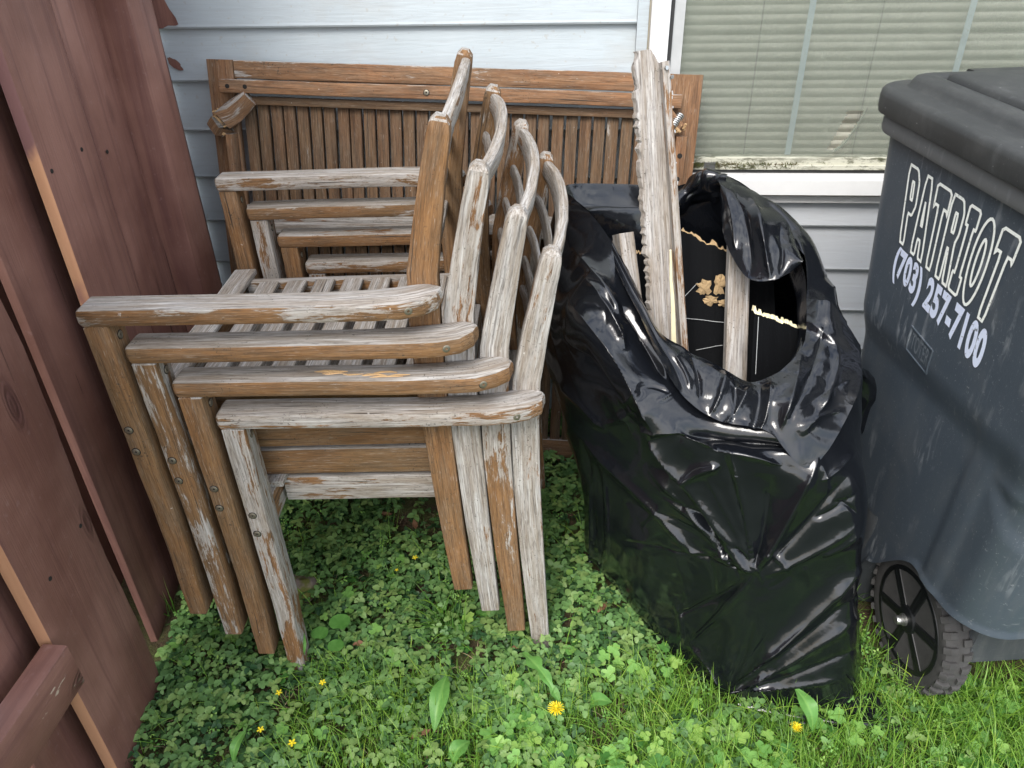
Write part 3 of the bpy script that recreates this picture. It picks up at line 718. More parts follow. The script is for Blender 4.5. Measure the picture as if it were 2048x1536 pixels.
for i in range(90):
    t = i/89; a = t*2*math.pi*7; pv.append((.0075*math.cos(a), .0075*math.sin(a), .036*t))
for i in range(89):
    pass
V, F = [], []
for i, p in enumerate(pv):
    t = Vector(pv[min(i+1, 89)])-Vector(pv[max(i-1, 0)]); t.normalize(); r1 = Vector((p[0], p[1], 0)).normalized(); r2 = t.cross(r1)
    for k in range(6): a = k*math.pi/3; V.append(Vector(p)+(r1*math.cos(a)+r2*math.sin(a))*.0019)
for i in range(89):
    for k in range(6): a = i*6+k; b = i*6+(k+1) % 6; F.append((a, b, b+6, a+6))
mb.add(V, F); sp_ = mb.build('bolt_spring', M_steel, table, smooth=60); sp_.location = T(LT-.062, .105, .052); sp_.rotation_euler = (R(-35), R(38), 0)
mb = MB()
for i in range(10):
    a0 = Vector(T(LT-.055+random.uniform(0, .02), .105+random.uniform(0, .02), .030+random.uniform(0, .02)))
    bar(mb, [a0, a0+Vector((random.uniform(-.012, .012), random.uniform(-.012, 0), random.uniform(-.01, .012)))], (.005, .003), side=(1, 0, .3), bev=.0004)
mb.build('broken_splinters', M_break, rb)

# ------------------------------------------------------------------ black refuse bag
def catmull(P, closed, m):
    "resample a list of vectors to m points with a Catmull-Rom curve"
    P = [Vector(p) for p in P]; n = len(P); out = []
    seg = n if closed else n-1
    for i in range(m):
        t = i*seg/(m if closed else m-1); k = min(int(t), seg-1); f = t-k
        g = (lambda j: P[j % n]) if closed else (lambda j: P[max(0, min(n-1, j))])
        a, b, c, d = g(k-1), g(k), g(k+1), g(k+2)
        out.append(.5*((2*b)+(-a+c)*f+(2*a-5*b+4*c-d)*f*f+(-a+3*b-3*c+d)*f**3))
    return out
def surf(rings, closed, m, rows):
    "smooth sheet through rings of control points; returns array rows x m x 3"
    R_ = [catmull(r, closed, m) for r in rings]
    out = np.zeros((rows, m, 3))
    for j in range(m):
        c = catmull([r[j] for r in R_], False, rows)
        for i in range(rows): out[i, j] = c[i]
    return out
def L3(s): return [pt(u, v, y) for (u, v, y) in s]
crest = L3([(1130, 372, 1.48), (1180, 425, 1.36), (1222, 482, 1.27), (1268, 565, 1.20), (1318, 662, 1.14), (1378, 705, 1.11), (1445, 737, 1.09), (1500, 765, 1.07),
            (1560, 742, 1.07), (1606, 690, 1.12), (1613, 600, 1.20), (1600, 520, 1.27), (1530, 405, 1.38), (1440, 348, 1.47), (1350, 372, 1.52), (1240, 368, 1.53)])
r3 = L3([(1120, 430, 1.48), (1098, 510, 1.38), (1100, 590, 1.27), (1150, 640, 1.15), (1235, 740, 1.07), (1320, 820, 1.02), (1420, 880, 1.00), (1510, 900, .985),
         (1600, 880, .99), (1672, 790, 1.06), (1700, 705, 1.15), (1675, 620, 1.23), (1600, 465, 1.36), (1450, 420, 1.50), (1350, 430, 1.54), (1240, 430, 1.55)])
r2 = [(-.03, 1.46, .56), (-.065, 1.36, .52), (-.045, 1.25, .50), (.04, 1.14, .47), (.125, 1.05, .46), (.21, .995, .46), (.31, .965, .46), (.40, .955, .47),
      (.450, .98, .48), (.475, 1.06, .49), (.492, 1.16, .50), (.505, 1.26, .50), (.51, 1.40, .50), (.42, 1.47, .52), (.30, 1.48, .54), (.12, 1.48, .56)]
r1 = [(.05, 1.44, .26), (.025, 1.33, .24), (.025, 1.22, .22), (.08, 1.12, .22), (.15, 1.04, .23), (.235, .985, .25), (.315, .935, .27), (.40, .935, .27),
      (.475, .955, .26), (.502, 1.03, .25), (.525, 1.13, .25), (.54, 1.25, .25), (.54, 1.38, .25), (.42, 1.45, .25), (.30, 1.46, .25), (.14, 1.46, .25)]
r0 = [(.08, 1.42, .02), (.05, 1.32, .03), (.040, 1.225, .05), (.105, 1.14, .04), (.165, 1.06, .02), (.225, .985, .01), (.288, .915, .005), (.39, .905, .0),
      (.49, .915, .0), (.535, .970, .0), (.555, 1.08, .0), (.56, 1.25, .0), (.55, 1.38, .0), (.42, 1.44, .0), (.30, 1.44, .0), (.16, 1.44, .0)]
rb_ = [(.2, 1.35, -.02)]*16
rb_ = [tuple(Vector(p)*.6+Vector((.3, 1.18, -.01))*.4) for p in r0]
rm = [tuple((Vector(a)*.5+Vector(b)*.5)) for a, b in zip(r3, r2)]
MC = 560
body = surf([rb_, r0, r1, r2, r3, crest], True, MC, 400)
# tension folds: (pixel from, pixel to, height mm, half width mm); located on the sheet by sight line
def px_of(A):
    d = A-np.array(CP); z = d@np.array(FWD)
    return np.stack([1024+FPX*(d@np.array(RT))/z, 768-FPX*(d@np.array(UP))/z], -1)
FOLDS = [((1190, 720), (1500, 1145), 13, 15), ((1230, 800), (1480, 1150), -9, 11), ((1150, 860), (1400, 1120), 9, 9), ((1300, 940), (1470, 1140), 7, 7), ((1335, 990), (1500, 1120), -6, 6),
 ((1640, 900), (1512, 1142), 12, 15), ((1690, 960), (1520, 1140), -6, 9), ((1710, 1050), (1530, 1150), 5, 8), ((1540, 960), (1508, 1135), -7, 14),
 ((1720, 1130), (1450, 1385), 11, 10), ((1722, 1180), (1460, 1388), -5, 8), ((1715, 1230), (1470, 1390), 5, 8), ((1718, 1290), (1480, 1392), -4, 7), ((1690, 1350), (1450, 1390), 5, 7),
 ((1505, 1150), (1380, 1280), 8, 7), ((1490, 1160), (1350, 1230), -5, 8), ((1380, 1285), (1440, 1385), 7, 7), ((1350, 1200), (1365, 1285), 5, 5),
 ((1180, 950), (1178, 1145), 9, 6), ((1195, 930), (1198, 1130), -6, 6), ((1210, 940), (1215, 1120), 6, 5), ((1165, 870), (1190, 1090), -4, 6),
 ((1140, 600), (1320, 860), 15, 16), ((1130, 690), (1290, 850), -12, 14), ((1170, 560), (1250, 700), 12, 14), ((1230, 590), (1330, 760), -10, 12), ((1150, 500), (1240, 640), 8, 12), ((1110, 760), (1210, 860), 8, 10),
 ((1300, 870), (1600, 900), -13, 10), ((1290, 850), (1430, 900), 11, 9), ((1420, 900), (1560, 930), 8, 9), ((1300, 870), (1360, 960), 10, 10), ((1360, 960), (1440, 930), 9, 9),
 ((1700, 700), (1725, 860), 7, 10), ((1640, 620), (1700, 760), -7, 10), ((1650, 560), (1690, 660), 7, 9), ((1500, 400), (1480, 620), 9, 12), ((1540, 420), (1560, 560), -9, 12), ((1590, 470), (1600, 600), 8, 9),
 ((1712, 900), (1640, 960), 4, 7), ((1716, 985), (1630, 1040), -4, 7), ((1716, 1060), (1640, 1110), 4, 6), ((1130, 410), (1260, 440), 6, 10), ((1300, 400), (1180, 420), -5, 9)]
for q in range(13):     # fans of fine pleats running out of the two strained corners
    a = math.radians(random.uniform(188, 262)); r1_ = random.uniform(70, 330); FOLDS.append(((1510+r1_*math.cos(a), 1142+r1_*math.sin(a)), (1508, 1144), random.choice((-1, 1))*random.uniform(1.5, 4), random.uniform(2.2, 5)))
    a = math.radians(random.uniform(285, 352)); r1_ = random.uniform(80, 290); FOLDS.append(((1450+r1_*math.cos(a), 1388+r1_*math.sin(a)), (1450, 1388), random.choice((-1, 1))*random.uniform(1.5, 3.5), random.uniform(2.2, 5)))
for q in range(34):     # small random crumples
    u_, v_ = random.uniform(1150, 1700), random.uniform(560, 1360); a = random.choice((.9, 2.3, 1.2))+random.gauss(0, .35); L_ = random.uniform(25, 95)
    FOLDS.append(((u_, v_), (u_+L_*math.cos(a), v_+L_*math.sin(a)), random.choice((-1, 1))*random.uniform(1.2, 3.5), random.uniform(2.5, 6)))
def grid_normals(A, closed):
    if closed: du = np.roll(A, -1, 1)-np.roll(A, 1, 1)
    else: du = np.gradient(A, axis=1)
    dv = np.gradient(A, axis=0); n = np.cross(du, dv); l = np.linalg.norm(n, axis=-1, keepdims=True); return n/np.maximum(l, 1e-9)
def vnoise(A, f, seed, ridged=False):
    # sum of sines with random directions: cheap smooth 3-D noise
    r_ = np.random.default_rng(seed); out = np.zeros(A.shape[:-1])
    for k in range(7):
        d = r_.normal(size=3); d /= np.linalg.norm(d); out += np.sin(A@d*f*r_.uniform(.7, 1.5)+r_.uniform(0, 6.3)+1.3*np.sin(A@np.roll(d, 1)*f*.8+r_.uniform(0, 6.3)))
    out /= 7**.5
    return 1-2*np.abs(out) if ridged else out
def apply_folds(A, closed, folds, cam_facing=True, amp=1.0):
    P = px_of(A); n = grid_normals(A, closed)
    cen = A.reshape(-1, 3).mean(0)
    vis = ((np.array(CP)-A)*n).sum(-1); s_ = np.sign(vis)[..., None]
    nf = n*s_ if cam_facing else n
    dist_ = np.linalg.norm(A-np.array(CP), axis=-1); mpp = dist_/FPX
    h = np.zeros(A.shape[:2]); front = (A[..., 1] < 1.42).astype(float)
    for (a, b, hh, ww) in folds:
        a = np.array(a, float); b = np.array(b, float); ab = b-a; L = np.linalg.norm(ab); ab /= L
        q = P-a; t = (q@ab)/L; d = np.abs(q[..., 0]*ab[1]-q[..., 1]*ab[0]-6*np.sin(t*3.0))*mpp*1000
        taper = np.clip(np.minimum(t*4+.25, (1-t)*6+.15), 0, 1)*(t > -.06)*(t < 1.03); taper = np.clip(taper, 0, 1)
        wv_ = ww*(.45+.9*np.clip(1-t, 0, 1))
        h += hh/1000*np.exp(-(d/wv_)**1.08)*taper
    return A+nf*(h*front*amp)[..., None]
def sheet_faces(rows, m, closed, off=0):
    i = np.arange(rows-1)[:, None]; j = np.arange(m if closed else m-1)[None, :]
    a = i*m+j; b = i*m+(j+1) % m
    return (np.stack([a, b, b+m, a+m], -1).reshape(-1, 4)+off)
body = apply_folds(body, True, FOLDS, amp=1.35)
nrm = grid_normals(body, True)
edgef = np.clip(np.linspace(1, 0, 400)*12, 0, 1)[:, None]
stretch = body*np.array([1.0, 1.0, .45])
body = body + nrm*((.0050*vnoise(stretch, 13, 3)+.0012*vnoise(stretch, 34, 4, True)+.0004*vnoise(body, 90, 5))*edgef)[..., None]
body[..., 2] = np.maximum(body[..., 2], -.03)
inner = surf([crest,
   [tuple(Vector(p)*.93+Vector((.30, 1.30, .60))*.07-Vector((0, 0, .03))) for p in crest],
   [tuple(Vector(a)*.45+Vector(b)*.40+Vector((.28, 1.27, .60))*.15) for a, b in zip(crest, r3)],
   [tuple(Vector(a)*.9+Vector((.28, 1.27, .48))*.10+Vector((0, .01, 0))) for a in r2],
   [tuple(Vector(a)*.88+Vector((.30, 1.2, .2))*.12) for a in r1]], True, MC, 90)
fi = np.clip(np.linspace(0, 1, 90)*5, 0, 1)[:, None]
inner = inner + grid_normals(inner, True)*((.003*vnoise(inner, 22, 8, True)+.0005*vnoise(inner, 80, 9))*fi)[..., None]
# cuff: the mouth of the bag folded outwards over the front
cuff_top = L3([(1222, 482, 1.27), (1268, 565, 1.20), (1318, 662, 1.14), (1378, 705, 1.11), (1445, 737, 1.09), (1500, 765, 1.07), (1560, 742, 1.07), (1606, 690, 1.12), (1613, 600, 1.20)])
cuff_mid = L3([(1226, 505, 1.245), (1268, 590, 1.17), (1318, 690, 1.10), (1372, 755, 1.06), (1440, 790, 1.035), (1520, 815, 1.015), (1590, 820, 1.00), (1665, 760, 1.06), (1665, 610, 1.17)])
cuff_hem = L3([(1230, 530, 1.215), (1268, 610, 1.14), (1312, 705, 1.07), (1365, 790, 1.03), (1440, 842, 1.003), (1535, 862, .985), (1622, 935, .962), (1715, 790, 1.04), (1722, 690, 1.13)])
cuff_top = [p+Vector((0, -.002, .003)) for p in cuff_top]
cuff = surf([cuff_top, [a*.55+b*.45+Vector((0, -.004, .004)) for a, b in zip(cuff_top, cuff_mid)], cuff_mid, cuff_hem], False, 260, 90)
CF = [((1330, 680), (1500, 800), 4, 9), ((1500, 770), (1440, 860), 9, 8), ((1520, 770), (1500, 870), -8, 7), ((1545, 760), (1520, 860), 7, 6), ((1380, 700), (1400, 800), -6, 8), ((1450, 745), (1420, 830), 7, 7),
      ((1600, 720), (1560, 860), 7, 9), ((1650, 650), (1580, 840), -6, 9), ((1660, 780), (1600, 870), 5, 8), ((1680, 700), (1640, 820), 6, 9), ((1560, 850), (1700, 760), -3, 8), ((1590, 860), (1690, 820), 5, 4),
      ((1340, 700), (1380, 780), 5, 6), ((1470, 760), (1460, 850), -5, 5), ((1610, 640), (1680, 700), 4, 7)]
cuff = apply_folds(cuff, False, CF)
cuff = cuff + grid_normals(cuff, False)*(.0016*vnoise(cuff, 30, 11, True)+.0005*vnoise(cuff, 90, 12, True))[..., None]
# flap at the top right hanging down into the mouth
fl_a = L3([(1425, 352, 1.475), (1450, 352, 1.455), (1520, 398, 1.385), (1575, 450, 1.32), (1603, 520, 1.265)])
fl_m = L3([(1436, 372, 1.42), (1462, 398, 1.385), (1510, 450, 1.32), (1565, 500, 1.27), (1600, 528, 1.25)])
fl_b = L3([(1438, 400, 1.40), (1450, 480, 1.32), (1492, 553, 1.245), (1548, 560, 1.22), (1598, 532, 1.245)])
flap = surf([[p+Vector((0, -.002, .003)) for p in fl_a], [p+Vector((0, -.012, .010)) for p in fl_m], fl_b], False, 120, 70)
flap = apply_folds(flap, False, [((1500, 390), (1540, 555), 12, 9), ((1470, 370), (1500, 540), -8, 10), ((1560, 450), (1560, 550), -7, 9), ((1450, 380), (1470, 500), 6, 6)])
flap = flap + grid_normals(flap, False)*(.0015*vnoise(flap, 30, 21, True)+.0004*vnoise(flap, 90, 22, True))[..., None]
# knotted roll of film on the back rim
ka = L3([(1352, 385, 1.50), (1385, 352, 1.50), (1415, 344, 1.49), (1450, 350, 1.465)])
knot = surf([ka, [p+Vector((0, -.03, .004)) for p in ka], [p+Vector((-.004, -.035, -.028)) for p in ka], [p+Vector((0, -.018, -.05)) for p in ka], [p+Vector((.006, .0, -.045)) for p in ka]], False, 70, 50)
knot = knot + grid_normals(knot, False)*(.005*vnoise(knot, 60, 31, True)+.002*vnoise(knot, 150, 32, True))[..., None]
# tuft of film sticking out low at the right, and the seal at the foot
ta = [(.545, 1.25, .60), (.565, 1.27, .53), (.575, 1.28, .44)]; tb_ = [(.575, 1.24, .565), (.612, 1.25, .52), (.610, 1.26, .43)]; tc_ = [(.60, 1.28, .545), (.640, 1.27, .50), (.625, 1.27, .40)]
tuft = surf([ta, tb_, tc_], False, 60, 50)-np.array([.066, 0, .03]); tuft = tuft + grid_normals(tuft, False)*(.003*vnoise(tuft, 35, 41, True)+.0006*vnoise(tuft, 110, 42, True))[..., None]
s1 = [(.30, .93, .012), (.42, .915, .012), (.50, .92, .016), (.56, .94, .02)]; s2 = [(.32, .905, .006), (.42, .885, .018), (.51, .88, .022), (.585, .90, .014)]; s3 = [(.33, .895, -.006), (.43, .868, -.004), (.52, .865, -.004), (.60, .88, .0)]
seal = surf([s1, s2, s3], False, 120, 30); seal = seal + grid_normals(seal, False)*(.003*vnoise(seal, 30, 51, True))[..., None]
V, F, n0 = [], [], 0
for A, cl_ in ((body, True), (inner, True), (cuff, False), (flap, False), (knot, False), (tuft, False), (seal, False)):
    F.append(sheet_faces(A.shape[0], A.shape[1], cl_, n0)); V.append(A.reshape(-1, 3)); n0 += A.shape[0]*A.shape[1]
bag = np_mesh('refuse_bag', np.concatenate(V), np.concatenate(F), M_bag)
tag(bag, 'big glossy black plastic refuse bag, open at the top with broken boards sticking out', 'trash bag')

# ------------------------------------------------------------------ things in the bag
def plank(name, foot, head, wd, th, side, mat, label, cat, weather=.6, jag=0, nseg=60, hit=None):
    foot, head = Vector(foot), Vector(head); ax = (head-foot); L = ax.length; ax.normalize(); side = Vector(side); side = (side-ax*side.dot(ax)).normalized(); nrm_ = side.cross(ax)
    V, G, F = [], [], []; sd = random.uniform(0, 99)
    for i in range(nseg+1):
        t = i/nseg; z = t*L
        l = -wd/2; r = wd/2
        if jag:
            l += jag*(.55*mnoise.noise(Vector((t*4, sd, 0)))+.35*abs(mnoise.noise(Vector((t*22, sd, 1))))+.30*mnoise.noise(Vector((t*90, sd, 2)))+random.uniform(-.03, .03))
            r += jag*.10*mnoise.noise(Vector((t*20, sd, 3)))
            if t > .93: r -= (t-.93)/.07*wd*.42; l += (t-.93)/.07*wd*.06
        for (x, y) in ((l, -th/2+.001), (l+.002, -th/2), (r-.002, -th/2), (r, -th/2+.002), (r, th/2-.002), (r-.002, th/2), (l+.002+(jag*.4 if jag else 0), th/2), (l+(jag*.3 if jag else 0), th/2-.001)):
            V.append(foot+ax*z+side*x+nrm_*(y)); G.append((z, x+3, y+sd))
    n = 8
    for i in range(nseg):
        for k in range(n): a, b = i*n+k, i*n+(k+1) % n; F.append((a, b, b+n, a+n))
    F.append(tuple(reversed(range(n)))); F.append(tuple(range(nseg*n, nseg*n+n)))
    mb = MB(); mb.add(V, F, G); o = mb.build(name, mat, None, smooth=30); o['weather'] = weather
    if label: tag(o, label, cat)
    return o, foot, ax, side, nrm_, L
# tall splintered plank: two layers, grey face board with ragged edge and the moulded strip beside it
hf, ff = pt(1289, 100, 1.36), pt(1342, 860, 1.20)
pl_root = empty('splintered_plank', tuple(ff)); tag(pl_root, 'tall grey splintered plank with a ragged left edge sticking out of the black bag', 'plank')
def reparent(o, root):
    o.parent = root; o.matrix_parent_inverse = Matrix.Identity(4); o.location = -root.location
face, f0, ax, sd_, nr_, L_ = plank('face_board', ff+Vector((-.006, 0, 0)), hf+Vector((.005, 0, 0)), .060, .012, (1, .12, 0), M_plank, None, None, weather=.4, jag=.018, nseg=150)
reparent(face, pl_root)
strip, *_ = plank('edge_strip', ff+sd_*.030+nr_*.016, hf+sd_*.027+nr_*.016-ax*.022, .012, .030, (1, .12, 0), M_plank, None, None, weather=-.15, nseg=30); reparent(strip, pl_root)
mb = MB()
for i in range(40):   # row of old glue dabs and pegs along the strip
    t = .06+i*.022
    if t > .96: break
    p = ff+sd_*(.0295+random.uniform(-.0025, .003))+nr_*(.0008)+ax*(L_*t+random.uniform(-.006, .006)); bar(mb, [p, p+ax*random.uniform(.002, .006)], (.0022, .001), side=tuple(sd_), bev=.0006)
o = mb.build('glue_dab', M_trim, pl_root); o.matrix_parent_inverse = Matrix.Identity(4); o.location = -pl_root.location; o['kind'] = 'stuff'
def splint(name, u0, v0, u1, v1, y, w0, w1, mat, root, th=.003):
    mb = MB(); a, b = pt(u0, v0, y), pt(u1, v1, y); P = [a.lerp(b, i/8)+Vector((.0004*math.sin(i*2.1), 0, 0)) for i in range(9)]
    bar(mb, P, [(w0+(w1-w0)*i/8, th) for i in range(9)], side=(1, 0, 0), bev=.0006); o = mb.build(name, mat, root, smooth=30)
    if root: o.location = -root.location
    return o
splint('fresh_split', 1341, 500, 1349, 720, 1.205, .003, .010, M_cut, pl_root)
for (u, v, a) in ((1318, 140, .5), (1327, 152, .15), (1322, 205, .4)):
    mb = MB(); p = pt(u, v, 1.338); d = Vector((math.cos(a)*.012, -.016, math.sin(a)*.012)); tube = [p, p+d]; bar(mb, tube, (.0026, .0026), side=(0, 0, 1), bev=.0008); bar(mb, [p+d*.98, p+d*1.06], (.006, .006), side=(0, 0, 1), bev=.002)
    o = mb.build('nail', M_steel, pl_root); o.location = -pl_root.location
# short block
a, b = pt(1246, 466, 1.33), pt(1283, 760, 1.22)
plank('wood_block', b, a+Vector((0, 0, -.001)), .028, .040, (1, .3, 0), M_plank, 'short square grey block poking out of the bag left of the tall plank', 'wood block', weather=.2, nseg=14)
# flat board
a, b = pt(1478, 478, 1.37), pt(1468, 800, 1.20)
plank('flat_board', b, a, .040, .018, (1, .15, 0), M_plank, 'short flat greyish-pink board standing in the bag right of the tall plank', 'board', weather=.12, nseg=24)
# torn black panels
def ragged_panel(name, corners, th, label, seed, jagtop=.010, tornmat=M_card, tear=None):
    "corners bl, br, tr, tl; the top edge is torn and shows the raw core"
    bl, br, tr_, tl = [Vector(c) for c in corners]; n = 44; nrm_ = (br-bl).cross(tl-bl).normalized(); 
    if nrm_.y > 0: nrm_ = -nrm_
    r_ = random.Random(seed); V, F, MI = [], [], []
    for i in range(n+1):
        t = i/n; b = bl.lerp(br, t); a = tl.lerp(tr_, t); up_ = (a-b).normalized()
        top = a+up_*(jagtop*(mnoise.noise(Vector((t*6, seed, 0)))+.5*mnoise.noise(Vector((t*23, seed, 1)))))
        core = top+up_*(abs(r_.gauss(0, .0045))+.0015)
        for q in (b+nrm_*th/2, top+nrm_*th/2, core+nrm_*(th*.25+r_.uniform(-.001, .004)), core-nrm_*th*.3, top-nrm_*th/2, b-nrm_*th/2): V.append(q)
    k = 6
    for i in range(n):
        for q in range(k-1): a = i*k+q; F.append((a, a+k, a+k+1, a+1)); MI.append(1 if q in (1, 2, 3) else 0)
    F.append(tuple(range(k))); MI.append(0); F.append(tuple(reversed(range(n*k, n*k+k)))); MI.append(0)
    mb = MB(); mb.v = [tuple(v) for v in V]; mb.g = mb.v; mb.f = F; mb.mi = MI
    o = mb.build(name, [M_panel, tornmat], None, smooth=25); tag(o, label, 'panel'); return o, nrm_
p1, n1_ = ragged_panel('broken_panel', [pt(1375, 850, 1.24), pt(1560, 850, 1.24), pt(1545, 545, 1.37), pt(1362, 462, 1.40)], .012, 'large torn black foam panel behind the flat board, with brown torn patches', 3)
p2, n2_ = ragged_panel('broken_panel', [pt(1495, 800, 1.13), pt(1600, 790, 1.16), pt(1592, 655, 1.20), pt(1505, 625, 1.175)], .012, 'small black foam panel with pale jagged top edge, right in the bag mouth', 8, .003, M_cut)
p3, n3_ = ragged_panel('broken_panel', [pt(1250, 850, 1.30), pt(1352, 850, 1.28), pt(1345, 478, 1.41), pt(1262, 512, 1.42)], .012, 'torn black foam panel mostly hidden behind the tall plank', 5)
def torn_patch(u, v, y, ru, rv, seed, parent, n=20):
    c = pt(u, v, y); V = [c+Vector((0, -.004, 0))]; r_ = random.Random(seed)
    for i in range(n):
        a = i*2*math.pi/n; k = 1+r_.uniform(-.35, .35); V.append(pt(u+ru*k*math.cos(a), v+rv*k*math.sin(a), y)+Vector((0, -r_.uniform(0, .003), 0)))
    mb = MB(); mb.add(V, [(0, i+1, (i+1) % n+1) for i in range(n)])
    o = mb.build('torn_core', M_card, parent); return o
def on_panel(u, v, pan_pt, nrm_):
    o_ = CP; d = pt(u, v, 1.3)-CP; t = (Vector(pan_pt)-o_).dot(nrm_)/d.dot(nrm_); return (o_+d*t)
pp = pt(1375, 850, 1.24)+n1_*.008
for (u, v, ru, rv, s_) in ((1408, 575, 14, 20, 1), (1438, 570, 11, 24, 2), (1422, 600, 15, 9, 3), (1446, 606, 9, 7, 4)):
    q = on_panel(u, v, pp, n1_); torn_patch(u, v, q.y-.001*s_, ru, rv, s_, p1)
for (ua, va, ub, vb) in ((1366, 596, 1395, 566), (1366, 636, 1450, 645), (1392, 700, 1445, 690)):   # scored white lines on the panel
    mb = MB(); P = [on_panel(ua+(ub-ua)*i/4, va+(vb-va)*i/4, pp+n1_*.002, n1_) for i in range(5)]; bar(mb, P, (.0009, .0009), side=tuple(n1_), bev=.0002); mb.build('score_line', M_greyframe, p1)
pp2 = pt(1495, 800, 1.13)+n2_*.0085
mb = MB(); bar(mb, [on_panel(1511, 748, pp2, n2_), on_panel(1517, 634, pp2, n2_)], (.0009, .0009), side=tuple(n2_), bev=.0002); mb.build('score_line', M_greyframe, p2)

# ------------------------------------------------------------------ wheeled refuse bin
BY = R(8.0); BL = Vector((.6300, .875, 0))
bex = Vector((math.cos(BY), math.sin(BY), 0)); bey = Vector((-math.sin(BY), math.cos(BY), 0))
bin_ = empty('wheeled_refuse_bin', tuple(BL), (0, 0, BY)); tag(bin_, 'tall dark blue-grey wheeled refuse bin with closed black lid and white lettering', 'refuse bin')
# local frame: x from the lettered side inwards, y away from the camera, z up
ZT = .935
def dims(t):   # rectangle at height fraction t (0 ground .. 1 rim): x0, x1, y0, y1
    return (-.031*t, .50+.06*t, -.075*t, .47+.075*t)
def rrect(x0, x1, y0, y1, r, n):
    "rounded rectangle perimeter, n points; returns pos, outward normal"
    segs = []; w_, h_ = x1-x0, y1-y0; P = 2*(w_+h_)-8*r+2*math.pi*r; out = []
    for i in range(n):
        s_ = i/n*P
        parts = [(h_-2*r, 'L'), (math.pi*r/2, 'c1'), (w_-2*r, 'T'), (math.pi*r/2, 'c2'), (h_-2*r, 'R'), (math.pi*r/2, 'c3'), (w_-2*r, 'B'), (math.pi*r/2, 'c4')]
        for L, k in parts:
            if s_ <= L: break
            s_ -= L
        if k == 'L': p = (x0, y0+r+s_); nn_ = (-1, 0)
        elif k == 'T': p = (x0+r+s_, y1); nn_ = (0, 1)
        elif k == 'R': p = (x1, y1-r-s_); nn_ = (1, 0)
        elif k == 'B': p = (x1-r-s_, y0); nn_ = (0, -1)
        else:
            a = s_/r; cx, cy, a0 = {'c1': (x0+r, y1-r, math.pi), 'c2': (x1-r, y1-r, math.pi/2), 'c3': (x1-r, y0+r, 0), 'c4': (x0+r, y0+r, -math.pi/2)}[k]
            q = a0-a; nn_ = (math.cos(q), math.sin(q)); p = (cx+r*nn_[0], cy+r*nn_[1])
        out.append((p, nn_))
    return out
def smooth01(e0, e1, x): t = max(0, min(1, (x-e0)/(e1-e0))); return t*t*(3-2*t)
NP_, NZ_ = 420, 150
def shell():
    V = []
    ref = rrect(*dims(.25), .085, NP_)
    for j in range(NZ_+1):
        for i in range(NP_):
            (rx, ry), rn = ref[i]
            # lower edge of the outer shell: high at the rear, arching down in front of the wheel
            zl = .286
            if rx < .12: zl = .286 - .012*smooth01(.02, .10, ry) - .125*smooth01(.16, .305, ry)-.11*smooth01(.29, .34, ry)
            elif ry > .25: zl = .02
            if rx >= .12 and rx < .42 and ry <= .25: zl = .286
            if rx >= .42: zl = .286 - .012*smooth01(.02, .10, ry) - .125*smooth01(.16, .305, ry)-.11*smooth01(.29, .34, ry)
            t = j/NZ_; z = zl+(ZT-zl)*t
            pos, nr2 = rrect_at(z, i)
            # moulded relief on the side and rear
            d = 0.0
            ly = ry
            if rx < .06:
                # shallow waist: body is fuller above z=.62
                d += .011*smooth01(.56, .63, z+.05*(ly-.2))
                # rounded upright ribs
                d += .004*math.exp(-((ly-.125)/.022)**4)*smooth01(.70, .45, z)
                d -= .0
                # arc of a round grip recess near the rear corner
                rr = math.hypot((ly+.03), (z-.62)*.9); d -= .005*smooth01(.150, .120, rr)*smooth01(.56, .53, z)
                # hint of flare at the arch lip
                d += .004*math.exp(-((z-zl)/.008)**2)
                d += .0
            elif ry < .06:
                d += .004*math.exp(-((z-zl)/.008)**2); d += .006*smooth01(.5, .6, z)
            V.append((pos[0]+nr2[0]*d, pos[1]+nr2[1]*d, z))
    return V
_cache = {}
def rrect_at(z, i):
    k = round(z, 3)
    if k not in _cache: _cache[k] = rrect(*dims(k/ZT), .070-.02*k, NP_)
    return _cache[k][i]
V = shell(); Fq = sheet_faces(NZ_+1, NP_, True)
np_mesh('body', V, Fq, M_bin, bin_)
# inner base, narrower, standing behind the wheels
V = []
for j in range(24):
    t = j/23; z = .015+.42*t; d_ = dims(z/ZT); ins = .060-.018*t; 
    for (p, nr2) in rrect(d_[0]+ins, d_[1]-ins, .13-.06*smooth01(.5, .9, t), d_[3]-.02, .05, 160): V.append((p[0], p[1], z))
np_mesh('base', V, sheet_faces(24, 160, True), M_binlow, bin_)
mb = MB(); box(mb, (.055, .035, .150), (.44, .14, .262), bev=.012); mb.build('axle_housing', M_binlow, bin_, smooth=40)
# front foot beyond the wheel
mb = MB(); 
V = []
for j in range(12):
    z = .0+.26*j/11
    for (p, nr2) in rrect(.0-.02*j/11+.004, .5, .262+.04*(1-smooth01(0, .25, z)), .462+.01*j/11, .045, 120): V.append((p[0], p[1], z))
np_mesh('foot', V, sheet_faces(12, 120, True), M_binlow, bin_)
